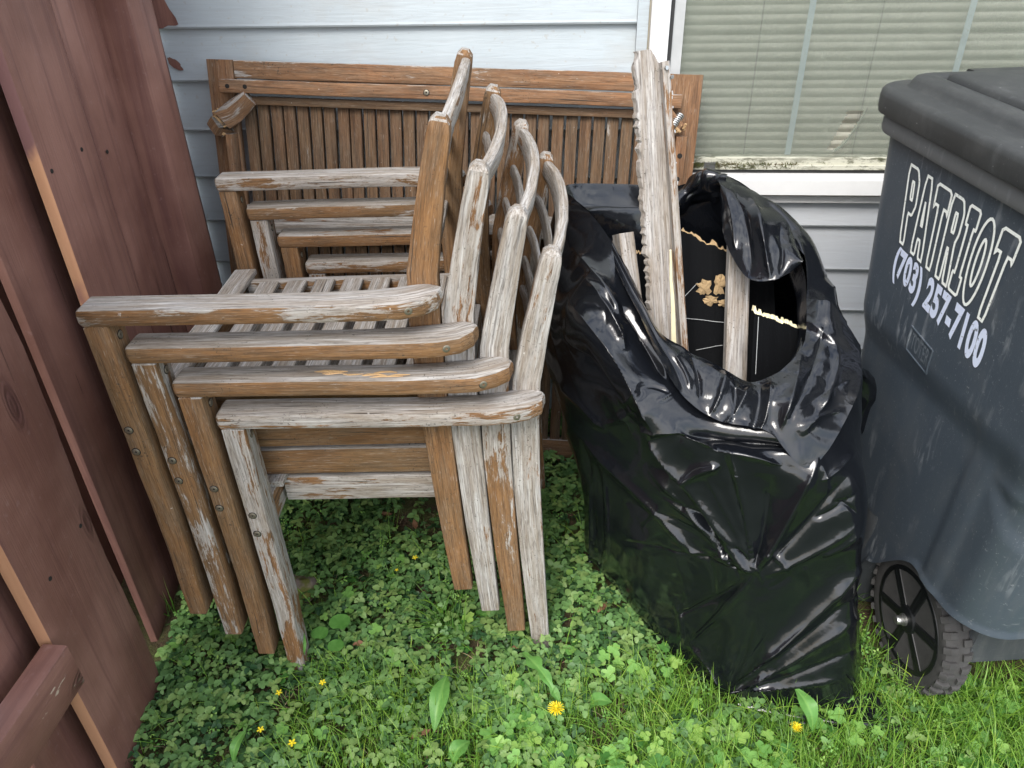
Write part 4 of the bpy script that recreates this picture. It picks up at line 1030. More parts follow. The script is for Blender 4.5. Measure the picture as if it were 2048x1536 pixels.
# rim under the lid
def ringloft(name, profile, mat, r=.07, n=260, cap=True):
    "profile: list of (outset, z) around the rim rectangle"
    V = []; d_ = dims(1.0)
    for (o_, z) in profile:
        rr = max(.012, r+o_)
        for (p, nr2) in rrect(d_[0]-o_, d_[1]+o_, d_[2]-o_, d_[3]+o_, rr, n): V.append((p[0], p[1], z))
    F = [tuple(f) for f in sheet_faces(len(profile), n, True)]
    if cap: F.append(tuple(range((len(profile)-1)*n, len(profile)*n)))
    mb = MB(); mb.add(V, F); return mb.build(name, mat, bin_, smooth=38)
ringloft('rim', [(.000, .915), (.010, .918), (.022, .922), (.0245, .928), (.0245, .942), (.022, .948), (.0, .949)], bin_mat('bin_rim_scuffed', (.085, .088, .09), (.14, .143, .145), .6, .3), r=.045, cap=False)
def lid_z(p, z): return z
lidp = [(.016, .9525), (.030, .952), (.0335, .954), (.0355, .962), (.0358, .980), (.0345, .987), (.0305, .9915), (.024, .9930), (.000, .9945), (-.004, .9965), (-.008, 1.004), (-.012, 1.0095), (-.020, 1.0125), (-.034, 1.0130), (-.044, 1.0110), (-.0475, 1.0085), (-.0490, 1.0075), (-.0505, 1.0150), (-.054, 1.0185), (-.062, 1.0200), (-.10, 1.022), (-.16, 1.024), (-.24, 1.025)]
ringloft('lid', lidp, M_binlid, r=.040)
mb = MB(); bar(mb, [(.10, .548, 1.000), (.42, .548, 1.000)], (.05, .016), side=(0, 1, 0), bev=.006); mb.build('lid_handle', M_binlid, bin_, smooth=40)
mb = MB(); bar(mb, [(-.005, .470, 1.004), (.045, .522, 1.004)], (.040, .008), side=(1, -1, 0), bev=.005); mb.build('lid_lug', M_binlid, bin_, smooth=40)
# pull handle at the rear (towards the camera, outside the frame)
mb = MB(); hp = [(.04, -.10, .94), (.04, -.16, .965), (.46, -.16, .965), (.46, -.10, .94)]; bar(mb, hp, (.028, .028), side=(0, 0, 1), bev=.009); mb.build('pull_handle', M_binlid, bin_, smooth=40)
# wheels
def wheel(xc, yc, zc, Rw, side):
    root = None; n = 48
    mb = MB()
    lathe(mb, [(Rw-.034, -.020*1), (Rw-.018, -.024), (Rw-.009, -.021), (Rw-.005, -.014), (Rw-.005, .014), (Rw-.009, .021), (Rw-.018, .024), (Rw-.034, .020)], n, 'X')
    for i in range(30):      # tread lugs, two staggered rows
        for s_ in (-1, 1):
            a = 2*math.pi*(i+(.5 if s_ > 0 else 0))/30
            c, sn = math.cos(a), math.sin(a); t = Vector((0, -sn, c)); rd = Vector((0, c, sn)); o_ = rd*(Rw-.004)
            bar(mb, [Vector((s_*.0235, 0, 0))+o_-rd*.007, Vector((s_*.016, 0, 0))+o_+rd*.0005, Vector((s_*.005, 0, 0))+o_], (.0125, .009), side=tuple(t), bev=.0015, wob=.0002)
    ty = mb.build('tyre', M_rubber, None, smooth=35)
    mb = MB()
    lathe(mb, [(Rw-.030, -.019), (Rw-.032, -.022), (Rw-.040, -.022), (Rw-.044, .012), (.034, .012), (.030, -.018), (.024, -.024), (.012, -.026)], n, 'X')
    for i in range(6):
        a = 2*math.pi*i/6+.3
        for q in (-.16, .16):
            c, sn = math.cos(a+q), math.sin(a+q); c2, s2_ = math.cos(a+q*.35), math.sin(a+q*.35)
            bar(mb, [Vector((-.008, .026*c, .026*sn)), Vector((-.008, (Rw-.040)*c2, (Rw-.040)*s2_))], (.028, .011), side=(1, 0, 0), bev=.002)
        c, sn = math.cos(a), math.sin(a)
        bar(mb, [Vector((-.009, .026*c, .026*sn)), Vector((-.009, (Rw-.042)*c, (Rw-.042)*sn))], (.014, .020), side=(1, 0, 0), bev=.002)
    hb = mb.build('hub', M_hub, None, smooth=35)
    mb = MB(); lathe(mb, [(.0115, -.024), (.0115, -.030), (.0085, -.031), (.0085, -.040), (.007, -.0425), (.002, -.043)], 20, 'X'); cp = mb.build('axle_cap', M_steel, None, smooth=40)
    for o in (ty, hb, cp): o.scale = (side, 1, 1)
    ty.name = 'wheel'; ty.parent = bin_; ty.location = (xc, yc, zc); ty.rotation_euler = (.4, 0, 0)
    hb.parent = ty; hb.scale = (1, 1, 1); cp.parent = ty; cp.scale = (1, 1, 1)
    return ty
wheel(.036, .150, .128, .131, 1); wheel(.464, .150, .128, .131, -1)
# lettering on the lettered side: position (a = distance from far corner towards the camera, h = height)
def side_pos(ly, z, out=0.0006):
    t = z/ZT; d_ = dims(t); fx_ = d_[0]-.011*smooth01(.56, .63, z+.05*(ly-.2))
    fx_ -= .004*math.exp(-((ly-.125)/.022)**4)*smooth01(.70, .45, z)
    rr = math.hypot((ly+.03), (z-.62)*.9); fx_ += .005*smooth01(.150, .120, rr)*smooth01(.56, .53, z)
    return (fx_-out, ly, z)
def side_from_px(u, v):
    # intersect sight line with the side face, in bin coordinates
    o_ = CP-BL; d = FWD + RT*((u-1024)/FPX) - UP*((v-768)/FPX)
    ol = Vector((o_.dot(bex), o_.dot(bey), o_.z)); dl = Vector((d.dot(bex), d.dot(bey), d.z))
    t = .8
    for _ in range(60):
        p = ol+dl*t; f = side_pos(p.y, max(.05, min(.93, p.z)))[0]; t += (f-p.x)/dl.x*.7
    p = ol+dl*t; return (p.y, p.z)
# quad of the word on the face measured from its corners
LET = {'P': [[(0, 0), (0, 1), (.62, 1), (.82, .86), (.82, .56), (.62, .42), (.34, .42), (.34, 0)], [(.34, .60), (.34, .82), (.48, .82), (.50, .60)]],
 'A': [[(0, 0), (.28, 1), (.66, 1), (.94, 0), (.62, 0), (.57, .22), (.37, .22), (.32, 0)], [(.41, .40), (.53, .40), (.47, .72)]],
 'T': [[(.0, 1), (.92, 1), (.92, .72), (.84, .76), (.63, .76), (.63, 0), (.29, 0), (.29, .76), (.08, .76), (0, .72)]],
 'R': [[(0, 0), (0, 1), (.62, 1), (.82, .86), (.82, .62), (.70, .50), (.90, 0), (.56, 0), (.42, .40), (.34, .40), (.34, 0)], [(.34, .60), (.34, .82), (.48, .82), (.50, .60)]],
 'I': [[(0, 1), (.62, 1), (.62, .78), (.48, .78), (.48, .22), (.62, .22), (.62, 0), (0, 0), (0, .22), (.14, .22), (.14, .78), (0, .78)]],
 'O': [[(.45+.45*math.cos(a), .5+.5*math.sin(a)) for a in [2*math.pi*i/28 for i in range(28)]], [(.45+.17*math.cos(a), .5+.27*math.sin(a)) for a in [2*math.pi*i/24 for i in range(24)]]]}
def chaikin(P, k=1, r=.12):
    out = []
    n = len(P)
    for i in range(n):
        a, b, c = Vector(P[i-1]), Vector(P[i]), Vector(P[(i+1) % n]); out += [b.lerp(a, r), b.lerp(c, r)]
    return out
def outline_ribbon(mb, pts2, f, wd):
    n = len(pts2); P = [Vector(p) for p in pts2]; inn, outp = [], []
    Q = [Vector(f(*p)) for p in P]
    for i in range(n):
        a, b, c = Q[i-1], Q[i], Q[(i+1) % n]; d1 = (b-a).normalized(); d2 = (c-b).normalized(); t = (d1+d2); 
        if t.length < 1e-6: t = d1
        t.normalize(); m = Vector((0, -t.z, t.y)).normalized(); k = wd/2/max(.45, math.cos(d1.angle(d2, 0)/2))
        inn.append(b-m*k); outp.append(b+m*k)
    top = [Vector((p.x-.0008, p.y, p.z)) for p in inn+outp]
    mb.add(top, [(i, (i+1) % n, n+(i+1) % n, n+i) for i in range(n)])
word = 'PATRIOT'; adv = {'P': .98, 'A': 1.04, 'T': 1.04, 'R': 1.02, 'I': .78, 'O': 1.06}
tot = sum(adv[c] for c in word[:-1])+.92
c00, c10, c01, c11 = side_from_px(1800, 482), side_from_px(1975, 652), side_from_px(1822, 328), side_from_px(2045, 478)
def bil(s_, t):
    y = (c00[0]*(1-s_)+c10[0]*s_)*(1-t)+(c01[0]*(1-s_)+c11[0]*s_)*t; z = (c00[1]*(1-s_)+c10[1]*s_)*(1-t)+(c01[1]*(1-s_)+c11[1]*s_)*t
    return side_pos(y, z, .0006)
def subdiv(P, k=5): return [Vector(P[i]).lerp(Vector(P[(i+1) % len(P)]), j/k) for i in range(len(P)) for j in range(k)]
mb = MB(); x = 0
print('word corners', c00, c10, c01, c11)
for ch in word:
    for poly in LET[ch]:
        pl = subdiv(chaikin(poly), 3) if ch != 'O' else poly
        outline_ribbon(mb, [((x+p[0])/tot, p[1]) for p in pl], lambda a, b: bil(a, b), .0046)
    x += adv[ch]
mb.build('lettering', M_print, bin_)
def font_on_side(text, q, mat, name, offset=.0, sx=1.0):
    cu = bpy.data.curves.new(name, 'FONT'); cu.body = text; cu.size = 1; cu.offset = offset; cu.resolution_u = 6; cu.space_character = 1.08
    to = bpy.data.objects.new(name, cu); COL.objects.link(to); dg = bpy.context.evaluated_depsgraph_get(); me = bpy.data.meshes.new_from_object(to.evaluated_get(dg)); bpy.data.objects.remove(to)
    co = np.zeros(len(me.vertices)*3); me.vertices.foreach_get('co', co); co = co.reshape(-1, 3)
    x0_, x1_ = co[:, 0].min(), co[:, 0].max(); y0_, y1_ = 0.0, .72
    d00, d10, d01, d11 = q; out = []
    for p in co:
        s_ = (p[0]-x0_)/(x1_-x0_); t = (p[1]-y0_)/(y1_-y0_)
        y = (d00[0]*(1-s_)+d10[0]*s_)*(1-t)+(d01[0]*(1-s_)+d11[0]*s_)*t; z = (d00[1]*(1-s_)+d10[1]*s_)*(1-t)+(d01[1]*(1-s_)+d11[1]*s_)*t
        out += side_pos(y, z, .0010)
    me.vertices.foreach_set('co', out); me.materials.clear(); me.materials.append(mat); o = bpy.data.objects.new(name, me); COL.objects.link(o); o.parent = bin_; return o
font_on_side('(703) 257-7100', (side_from_px(1785, 540), side_from_px(1958, 738), side_from_px(1796, 490), side_from_px(1980, 668)), M_print2, 'phone_number', .045)
# embossed maker's plate
q = (side_from_px(1820, 694), side_from_px(1853, 734), side_from_px(1828, 663), side_from_px(1861, 701))
font_on_side('TOTER', q, simple('embossed_edge', (.13, .15, .17), .4), 'embossed_name', .012)
e4 = [side_from_px(*p) for p in ((1813, 698), (1853, 748), (1866, 702), (1824, 652))]
mb = MB()
for i in range(4):
    a, b = e4[i], e4[(i+1) % 4]; P = [side_pos(a[0]+(b[0]-a[0])*k/5, a[1]+(b[1]-a[1])*k/5, .0008) for k in range(6)]; bar(mb, P, (.0030, .0028), side=(1, 0, 0), bev=.0008, wob=0)
mb.build('name_plate_rim', M_bin, bin_, smooth=40)

# ------------------------------------------------------------------ plants
def place(template_V, template_F, n, P, yaw_, tilt, tdir, scale, tint, flutter=None):
    "numpy instancing of a small leaf mesh; returns V,F,tint"
    V = np.asarray(template_V); F = np.asarray(template_F); k = len(V)
    ca, sa = np.cos(yaw_), np.sin(yaw_)
    X = V[None, :, 0]*ca[:, None]-V[None, :, 1]*sa[:, None]; Y = V[None, :, 0]*sa[:, None]+V[None, :, 1]*ca[:, None]; Z = np.broadcast_to(V[None, :, 2], X.shape)
    # tilt about a random horizontal axis
    cx_, sx_ = np.cos(tdir)[:, None], np.sin(tdir)[:, None]; ct, st = np.cos(tilt)[:, None], np.sin(tilt)[:, None]
    dd = X*cx_+Y*sx_; ee = -X*sx_+Y*cx_
    d2 = dd*ct+Z*st; z2 = -dd*st+Z*ct
    X = d2*cx_-ee*sx_; Y = d2*sx_+ee*cx_
    A = np.stack([X, Y, z2], -1)*scale[:, None, None]+P[:, None, :]
    FF = (F[None]+np.arange(n)[:, None, None]*k).reshape(-1, F.shape[1])
    T_ = np.repeat(tint, k)
    return A.reshape(-1, 3), FF, T_
def leaflet(L, W_, teeth=5, notch=0, cup=.15, ang=0, org=0.0, droop=.2):
    "serrated leaflet as triangles, base at origin pointing +y"
    n = 2*teeth; pts = []
    for s_ in (-1, 1):
        side_ = []
        for i in range(n+1):
            t = i/n; w_ = math.sin(math.pi*min(1, t**.75*.98))**.75*W_/2*(1.0); 
            if t >= 1: w_ = 0
            k = 1.0 if i % 2 else .84
            side_.append((s_*w_*k, L*t*(1.0 if i % 2 == 0 else 1.03)))
        pts.append(side_)
    V = []; mid = [(0, L*i/n) for i in range(n+1)]
    for (x, y) in mid: V.append((x, y, -droop*(y/L)**2*L*.5+.0))
    for s_ in (0, 1):
        for (x, y) in pts[s_]: V.append((x, y, abs(x)*cup*2-droop*(y/L)**2*L*.5))
    F = []
    for i in range(n):
        a, b = i, i+1; c, d = n+1+i, n+2+i; e, f = 2*(n+1)+i, 2*(n+1)+i+1
        F += [(a, c, d), (a, d, b), (a, b, f), (a, f, e)]
    if notch:
        V[n] = (0, L*(1-notch), V[n][2])
    V = np.array(V); ca, sa = math.cos(ang), math.sin(ang)
    V[:, 1] += org
    X = V[:, 0]*ca-V[:, 1]*sa; Y = V[:, 0]*sa+V[:, 1]*ca; V[:, 0], V[:, 1] = X, Y
    return V, np.array(F)
def trifoliate(L=1, W_=.8, teeth=4, spread=1.75, cup=.15, droop=.3, stem=2.2, notch=0):
    Vs, Fs, n = [], [], 0
    for a, k in ((0, 1.0), (spread, .92), (-spread, .92)):
        V, F = leaflet(L*k, W_*k, teeth, notch, cup, a, .04, droop); Vs.append(V); Fs.append(F+n); n += len(V)
    w_ = .022; st = np.array([(-w_, 0, 0), (w_, 0, 0), (w_, -.5, -stem), (-w_, -.5, -stem)]); Vs.append(st); Fs.append(np.array([(0, 1, 2), (0, 2, 3)])+n)
    return np.concatenate(Vs), np.concatenate(Fs)
def roundleaf(L=1, W_=1, n=8, ang=0, notch=.15):
    V = [(0, 0, 0), (0, L*.55, -.04)]
    for i in range(n+1):
        a = -math.pi*.92+2*math.pi*.92*i/n if False else math.pi*(-.5)+2*math.pi*i/n
        x = W_/2*math.cos(a); y = L/2+L/2*math.sin(a)
        if abs(a-math.pi/2) < .3: y -= notch*L
        V.append((x, y, .09*abs(x)))
    F = [(1, 2+i, 3+i) for i in range(n)]
    V = np.array(V); ca, sa = math.cos(ang), math.sin(ang); X = V[:, 0]*ca-V[:, 1]*sa; Y = V[:, 0]*sa+V[:, 1]*ca; V[:, 0], V[:, 1] = X, Y
    return V, np.array(F)
def clover_t():
    Vs, Fs, n = [], [], 0
    for a in (0, 2.09, -2.09):
        V, F = roundleaf(1, .95, 10, a); Vs.append(V); Fs.append(F+n); n += len(V)
    w_ = .03; st = np.array([(-w_, 0, 0), (w_, 0, 0), (w_, -.3, -3.0), (-w_, -.3, -3.0)]); Vs.append(st); Fs.append(np.array([(0, 1, 2), (0, 2, 3)])+n)
    return np.concatenate(Vs), np.concatenate(Fs)
def ramp1(x, a, b): return np.clip((x-a)/(b-a), 0, 1)
XF = lambda y: -.775-.15*(y-.898)
BAGP = [(p[0], p[1]) for p in r0]
def in_poly(x, y, P):
    c = False; n = len(P); j = n-1
    for i in range(n):
        if ((P[i][1] > y) != (P[j][1] > y)) and (x < (P[j][0]-P[i][0])*(y-P[i][1])/(P[j][1]-P[i][1]+1e-12)+P[i][0]): c = not c
        j = i
    return c
def bad(x, y, m=.0):
    if x < XF(y)-.02: return True
    if in_poly(x, y, BAGP) : return True
    lx = (x-BL.x)*bex.x+(y-BL.y)*bex.y; ly = (x-BL.x)*bey.x+(y-BL.y)*bey.y
    if -.0 < lx < .5 and .09 < ly < .47: return True
    return False
def scatter(n, x0, x1, y0, y1, dens):
    out = []
    while len(out) < n:
        x, y = rng.uniform(x0, x1), rng.uniform(y0, y1)
        if bad(x, y) or rng.random() > dens(x, y): continue
        out.append((x, y))
    return np.array(out)
def nz2(x, y, f, s_): return mnoise.noise(Vector((x*f, y*f, s_)))
def d_straw(x, y):
    d = 1.0
    if x > .05 and y < 1.0: d = .25
    if x > .35: d = .10
    if y < .82: d *= .8
    if -.42 < x < -.12 and y > 1.32: d *= .25          # bare soil under the stack
    d *= .35+1.1*max(0, min(1, .5+1.6*nz2(x, y, 7, 1)))
    return d
tv, tf = trifoliate()
def gy(P): return np.array([gz(a, b) for a, b in P])
def leafmass(name, tmpl, n, area, dens, size, hgt, mat, tilt=.35, seed=0, tintf=None):
    P2 = scatter(n, *area, dens); h = rng.uniform(hgt[0], hgt[1], n)
    sc = rng.uniform(size[0], size[1], n)*(.8+.4*(h-hgt[0])/(hgt[1]-hgt[0]))
    P = np.column_stack([P2, gy(P2)-.01+h])
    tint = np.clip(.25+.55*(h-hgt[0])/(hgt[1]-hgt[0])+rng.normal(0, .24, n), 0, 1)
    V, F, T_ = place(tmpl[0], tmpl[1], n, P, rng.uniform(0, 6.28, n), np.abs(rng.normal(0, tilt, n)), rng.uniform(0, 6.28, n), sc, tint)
    o = np_mesh(name, V, F, mat, tint=T_); tag(o, kind='stuff'); return o
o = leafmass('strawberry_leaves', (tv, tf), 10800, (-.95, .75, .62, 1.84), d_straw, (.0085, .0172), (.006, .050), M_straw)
tag(o, 'low carpet of serrated three-part strawberry leaves around the chair legs', 'ground cover')
ct_ = clover_t()
def d_clov(x, y):
    d = .9 if (y < 1.0 and x > -.35) else .12
    d *= max(0, min(1, .35+2.4*nz2(x, y, 6, 9))); return d
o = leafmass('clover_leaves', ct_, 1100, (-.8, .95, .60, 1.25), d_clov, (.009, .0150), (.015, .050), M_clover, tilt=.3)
tag(o, 'patches of bright round-leaved clover in the grass at the front', 'clover')
# small chickweed leaves filling gaps
rv, rf = leaflet(1, .62, 2, 0, .2, 0, 0, .3)
sm = []; smf = []; k0 = 0
for i in range(5):
    V_, F_ = leaflet(1, .6, 2, 0, .2, i*1.3, .3, .2); V_ = V_+np.array([0, 0, .35*i]); sm.append(V_); smf.append(F_+k0); k0 += len(V_)
sm = (np.concatenate(sm), np.concatenate(smf))
def d_small(x, y):
    d = .5*max(.1, min(1, .5+1.5*nz2(x, y, 8, 20)))
    if .52 < x < .72 and .85 < y < 1.3: d = 1.0
    if -.42 < x < -.12 and y > 1.32: d *= .3
    return d
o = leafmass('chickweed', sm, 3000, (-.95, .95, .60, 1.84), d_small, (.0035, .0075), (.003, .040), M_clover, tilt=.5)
tag(o, 'tiny-leaved chickweed between the bigger leaves and beside the bin wheel', 'chickweed')
def grass(name, n, dens, Lr, area, mat, lean_=.5, wd=(.0011, .0024), label='', seed=0, base=None, tint0=.35):
    P2 = scatter(n, *area, dens) if base is None else base; n = len(P2)
    L_ = rng.uniform(Lr[0], Lr[1], n); a = rng.uniform(0, 6.28, n); ln = np.abs(rng.normal(lean_, .35, n)); w_ = rng.uniform(*wd, n)
    seg = 6; V = np.zeros((n, (seg+1)*2, 3)); gz_ = gy(P2)-.012
    side_ = np.column_stack([-np.sin(a), np.cos(a), np.zeros(n)]); dr = np.column_stack([np.cos(a), np.sin(a), np.zeros(n)])
    pos = np.column_stack([P2, gz_]); th = ln*.35
    for i in range(seg+1):
        t = i/seg; wi = (w_*(1-t**2.2)+.0001)[:, None]/2
        V[:, 2*i] = pos-side_*wi; V[:, 2*i+1] = pos+side_*wi
        V[:, 2*i, 2] += .0003; 
        step = (L_/seg)[:, None]; pos = pos+dr*np.sin(th)[:, None]*step+np.array([0, 0, 1])*np.cos(th)[:, None]*step; th = th+ln*.38
        pos = pos + side_*(np.sin(a*7+i)*.0006)[:, None]
    f = [(2*i, 2*i+1, 2*i+3, 2*i+2) for i in range(seg)]; F = (np.array(f)[None]+np.arange(n)[:, None, None]*(seg+1)*2).reshape(-1, 4)
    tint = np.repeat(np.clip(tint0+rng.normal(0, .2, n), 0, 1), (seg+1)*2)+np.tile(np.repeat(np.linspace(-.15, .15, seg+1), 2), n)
    V = V.reshape(-1, 3); V[:, 2] = np.maximum(V[:, 2], .001)
    o = np_mesh(name, V, F, mat, tint=np.clip(tint, 0, 1)); tag(o, label, 'grass', kind='stuff'); return o
def d_grass(x, y):
    if x > .62: return 1.0
    if x > .12 and y < .98: return .8
    if y < .93 and x > -.50: return .55
    if x > .55: return .5
    return .04
grass('grass', 25000, d_grass, (.035, .11), (-.75, 1.25, .55, 1.35), M_grass, label='bright green grass thickest at the lower right below the bin', tint0=.5)
def d_dead(x, y): return .8 if y < 1.0 else .25
grass('dead_grass', 1700, d_dead, (.02, .06), (-.75, .9, .6, 1.5), M_straw_dead, lean_=1.1, wd=(.0007, .0014), label='thin dry straw-coloured stems lying among the leaves', tint0=.5)
def clump(u, v, n, r, Lr, label, wd=(.0012, .0026), tint0=.35, ln=.7):
    c = ptz(u, v, 0); b = np.column_stack([rng.normal(c.x, r, n), rng.normal(c.y, r, n)])
    V_ = grass('grass_tuft', n, None, Lr, None, M_grass, label=label, base=b, wd=wd, tint0=tint0, lean_=ln); V_.name = 'grass_tuft'
clump(905, 1262, 70, .018, (.06, .14), 'tuft of long arching grass left of the chair rear legs, under the stack', (.0018, .0038))
clump(1020, 1470, 170, .022, (.03, .07), 'dark fine-bladed grass tuft left of the dandelion', (.0008, .0015), .1)
clump(720, 1350, 30, .020, (.07, .13), 'sparse grass tuft in front of the lowest chair')
clump(1330, 1480, 120, .05, (.06, .12), 'spreading grass tuft in front of the bag', (.0014, .003), .55)
clump(1960, 1440, 260, .05, (.08, .16), 'dense long grass tuft right of the bin wheel', (.0016, .003), .5)
clump(345, 1225, 9, .008, (.07, .13), 'few grass blades growing between the fence and the topmost chair')
# wide single leaves
def big_leaf(name, base, tip, wd, label, cat, mat=M_broad, lobes=0, arch=.02, n=22, seedv=0, rise=.0):
    base, tip = Vector(base), Vector(tip); ax = tip-base; L = ax.length; ax.normalize(); s_ = ax.cross(Vector((0, 0, 1))).normalized(); up_ = s_.cross(ax)
    V = []; F = []
    K = [-1, -.6, -.25, 0, .25, .6, 1]
    for i in range(n+1):
        t = i/n
        w_ = wd/2*(math.sin(math.pi*min(1, (t*.97+.02))**1.25)**.8)
        if lobes: 
            lob = abs(math.sin(t*math.pi*lobes)); w_ = wd/2*(.22+.78*t**.7)*(.35+.65*lob)*(1 if t < .8 else (1-(t-.8)/.2)**.6)
        for k in K:
            wv_ = .05*wd*math.sin(t*14+k*2+seedv)
            V.append(base+ax*(L*t)+s_*(w_*k)+up_*(arch*math.sin(math.pi*t)+abs(k)*w_*.28+wv_*abs(k)))
    for i in range(n):
        for q in range(6): a = i*7+q; F.append((a, a+1, a+8, a+7))
    T_ = np.full(len(V), .5)+rng.normal(0, .03, len(V)); 
    for i in range(n+1): T_[i*7+3] = .85
    o = np_mesh(name, V, F, mat, tint=T_); tag(o, label, cat); return o
def P3(u, v, z): return ptz(u, v, z)
big_leaf('plantain_leaf', P3(868, 1466, .03), P3(893, 1352, .06), .034, 'upright broad smooth plantain leaf at the front centre', 'leaf', seedv=1)
big_leaf('plantain_leaf', P3(606, 1318, .03), P3(600, 1250, .085), .026, 'bright oval leaf standing against the lowest chair front leg', 'leaf', seedv=2)
big_leaf('dandelion_leaf', P3(1122, 1410, .035), P3(1045, 1305, .06), .036, 'lobed dandelion leaf pointing up and left of the yellow dandelion', 'leaf', lobes=3.5, seedv=3)
big_leaf('dandelion_leaf', P3(1625, 1465, .03), P3(1590, 1375, .075), .030, 'pointed leaf standing in front of the bag foot', 'leaf', seedv=4)
big_leaf('plantain_leaf', P3(1178, 1420, .03), P3(1225, 1405, .05), .028, 'small oval leaf lying right of the yellow dandelion', 'leaf', seedv=5)
big_leaf('plantain_leaf', P3(905, 1530, .03), P3(940, 1482, .05), .030, 'light green crinkled leaf below the plantain leaf, at the bottom edge', 'leaf', seedv=6)
big_leaf('plantain_leaf', P3(470, 1530, .03), P3(492, 1460, .06), .018, 'narrow bright leaf at the lower left between the strawberry leaves', 'leaf', seedv=9)
def violet(u, v, r, z, label):
    c = P3(u, v, z); V = [c]; n = 20; F = []
    for i in range(n):
        a = -math.pi/2+2*math.pi*(i+.5)/n; k = 1-.35*math.exp(-((i+.5-n)/1.2)**2)-.35*math.exp(-((i+.5)/1.2)**2)
        V.append(c+Vector((r*k*math.cos(a), r*k*math.sin(a), .25*r*(k*.9)*(.4+.6*abs(math.cos(a))))))
    F = [(0, i+1, (i+1) % n+1) for i in range(n)]
    o = np_mesh('violet_leaf', V, F, M_broad, tint=np.clip(.38+rng.normal(0, .08, len(V)), 0, 1)); tag(o, label, 'leaf', 'round violet leaves')
violet(680, 1246, .021, .055, 'round violet leaf, bright green, largest of them, right of the front leg')
violet(640, 1268, .017, .045, 'darker round violet leaf just left of the brightest one')
violet(672, 1293, .016, .04, 'small round violet leaf below the brightest one')
# yellow flowers
def flower(u, v, z, r, label, petals=5, cat='flower', name='yellow_flower', group=None):
    c = P3(u, v, z); root = empty(name, (c.x, c.y, gz(c.x, c.y)-.01)); tag(root, label, cat, group)
    ln = c.z-root.location.z
    V, F = [], []; rings = 1 if petals < 10 else 3
    for q in range(rings):
        rr = r*(1-.28*q); np__ = petals if petals < 10 else petals-6*q
        for i in range(np__):
            a = 2*math.pi*(i+.37*q)/np__+rng.uniform(-.1, .1); w_ = (.55 if petals < 10 else .13)*rr; d = Vector((math.cos(a), math.sin(a), 0)); s_ = Vector((-d.y, d.x, 0)); k = len(V)
            lift = .10*rr+q*.22*r+(rng.uniform(0, .2)*r if petals > 9 else 0)
            V += [Vector((0, 0, ln)), Vector((0, 0, ln))+d*rr*.55-s_*w_*.5+Vector((0, 0, lift)), Vector((0, 0, ln))+d*rr*.55+s_*w_*.5+Vector((0, 0, lift)), Vector((0, 0, ln))+d*rr*1.0-s_*w_*.3+Vector((0, 0, lift*1.1)), Vector((0, 0, ln))+d*rr+s_*w_*.3+Vector((0, 0, lift*1.1))]
            F += [(k, k+1, k+3), (k, k+3, k+4), (k, k+4, k+2)]
    np_mesh('petals', V, F, M_yellow, root, smooth=False)
    mb = MB(); lathe(mb, [(r*.22, ln-.001), (r*.20, ln+r*.25+(0 if petals < 10 else r*.3)), (r*.05, ln+r*.35)], 8); mb.build('centre', M_yellow, root)
    mb = MB(); bar(mb, [(0, 0, 0), (.003, .001, ln*.5), (0, 0, ln)], (.0016, .0016), bev=.0004, wob=0); mb.build('stem', M_clover if False else simple('flower_stem', (.10, .16, .05), .6), root)
G_ = 'small yellow strawberry flowers'
flower(830, 1115, .05, .0065, 'small yellow flower under the chair seats, farthest back', group=G_)
flower(558, 1385, .05, .0065, 'small yellow flower in front of the lowest chair front leg', group=G_)
flower(645, 1365, .05, .0065, 'small yellow flower right of the leg, at the same height as its neighbour', group=G_)
flower(521, 1459, .05, .0065, 'small yellow flower at lower left, left of the pair at the bottom', group=G_)
flower(584, 1486, .05, .0075, 'small yellow flower nearest the bottom edge of the photo', group=G_)
flower(793, 1140, .05, .004, 'tiny half-open yellow flower left of the back one', group=G_)
flower(1112, 1418, .05, .0150, 'open yellow dandelion in the grass between chairs and bag', 24, 'dandelion', 'dandelion')
flower(1592, 1455, .035, .011, 'half-hidden yellow dandelion behind a leaf in front of the bag', 18, 'dandelion', 'dandelion')
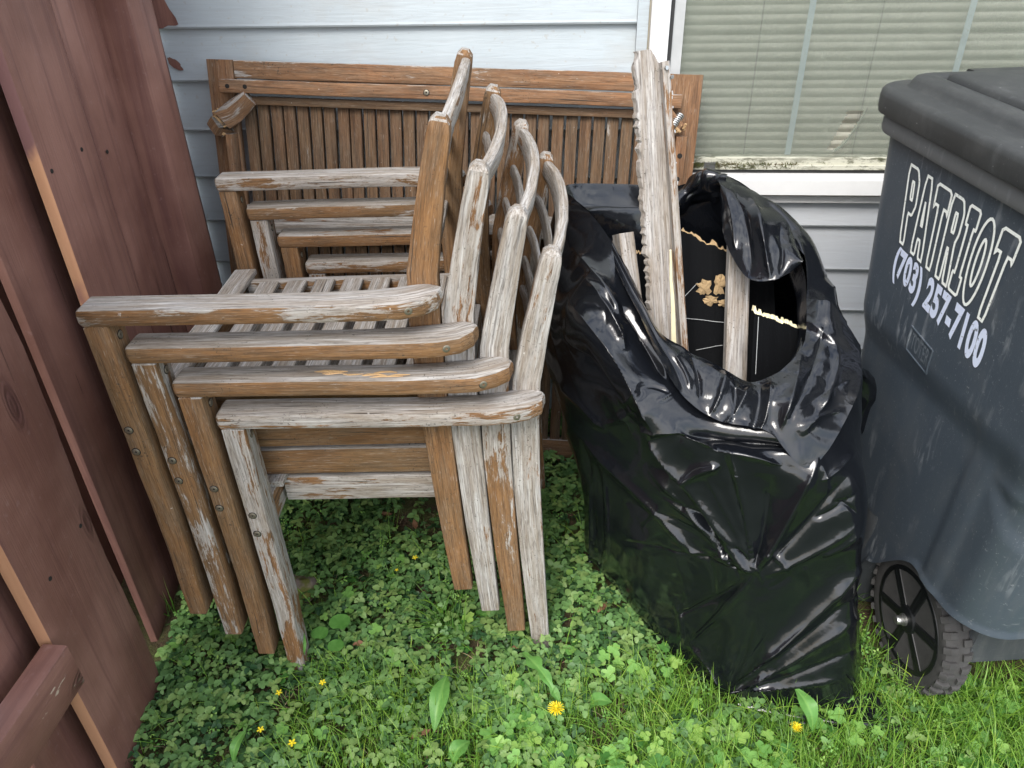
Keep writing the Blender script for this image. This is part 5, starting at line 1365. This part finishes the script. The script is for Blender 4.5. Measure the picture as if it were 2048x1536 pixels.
# mossy stone
mb = MB(); c = P3(600, 1178, .01); n1_s, n2_s = 20, 14; V, F = [], []
for j in range(n2_s+1):
    for i in range(n1_s):
        th_, ph_ = math.pi*j/n2_s, 2*math.pi*i/n1_s; d = Vector((math.sin(th_)*math.cos(ph_), math.sin(th_)*math.sin(ph_), math.cos(th_)))
        r = 1+.22*mnoise.noise(d*1.7)+.08*mnoise.noise(d*5); V.append((d.x*.042*r, d.y*.034*r, d.z*.030*r))
for j in range(n2_s):
    for i in range(n1_s): a = j*n1_s+i; b = j*n1_s+(i+1) % n1_s; F.append((a, b, b+n1_s, a+n1_s))
mb.add(V, F); N = NT('mossy_stone'); pp_ = N.n('ShaderNodeTexCoord').outputs['Object']; a_ = N.noise(pp_, 60, 6, .7); b_ = N.noise(pp_, 22, 3, .5)
stone = mb.build('stone', N.out(N.mix(N.ramp(b_, [(.45, 0.0), (.55, 1.0)]), N.mix(a_, (.10, .075, .06), (.32, .25, .21)), N.mix(a_, (.05, .055, .01), (.2, .2, .04))), .9, N.bump(a_, .7, .004)), None, smooth=60)
stone.location = c; tag(stone, 'half-buried pinkish stone with moss beside the lowest chair front leg', 'stone')
# fallen brown leaves and chips
chips = [(1034, 1296, .016, .5, 'pale brown dry leaf by the foot of the lowest chair rear leg'), (1030, 1322, .014, 2.6, 'second dry brown chip just below the other by the rear leg'), (842, 1468, .022, .6, 'curled tan dry leaf beside the tall plantain leaf'), (1345, 1518, .012, 1.2, 'small orange-brown dry leaf at the bottom edge in the grass'),
 (820, 1440, .012, 2.0, 'small brown chip left of the plantain leaf'), (722, 1290, .020, .1, 'long brown dry leaf in the bare patch below the stack'), (1205, 1215, .022, 1.0, 'rusty dry leaf beside the left corner of the bag'), (415, 1262, .014, .7, 'dry leaf between the feet of the upper chairs'), (1280, 1355, .008, .3, 'tiny pink-brown leaf in the grass left of the bag foot'), (770, 1030, .022, .4, 'brown bark chip on bare soil under the seats'), (830, 1050, .02, 1.9, 'dark bark chip lying behind the middle rear legs')]
for (u, v, s_, a, lab) in chips:
    c = P3(u, v, .022); V, F = [], []; m_ = 8
    for i in range(m_+1):
        t = i/m_; w_ = s_*.33*math.sin(math.pi*(t*.9+.06))*(1+.25*math.sin(t*19+a))
        for k in (-1, 0, 1): V.append((math.cos(a)*(t-.5)*s_*1.7-math.sin(a)*w_*k, math.sin(a)*(t-.5)*s_*1.7+math.cos(a)*w_*k, .003*math.sin(t*5+a)+.0035*abs(k)*math.sin(t*3.1)+random.uniform(0, .001)))
    for i in range(m_):
        for q in range(2): b = i*3+q; F.append((b, b+1, b+4, b+3))
    o = np_mesh('fallen_leaf', V, F, M_leafdry); o.location = c; tag(o, lab, 'dry leaf', 'fallen dry leaves')
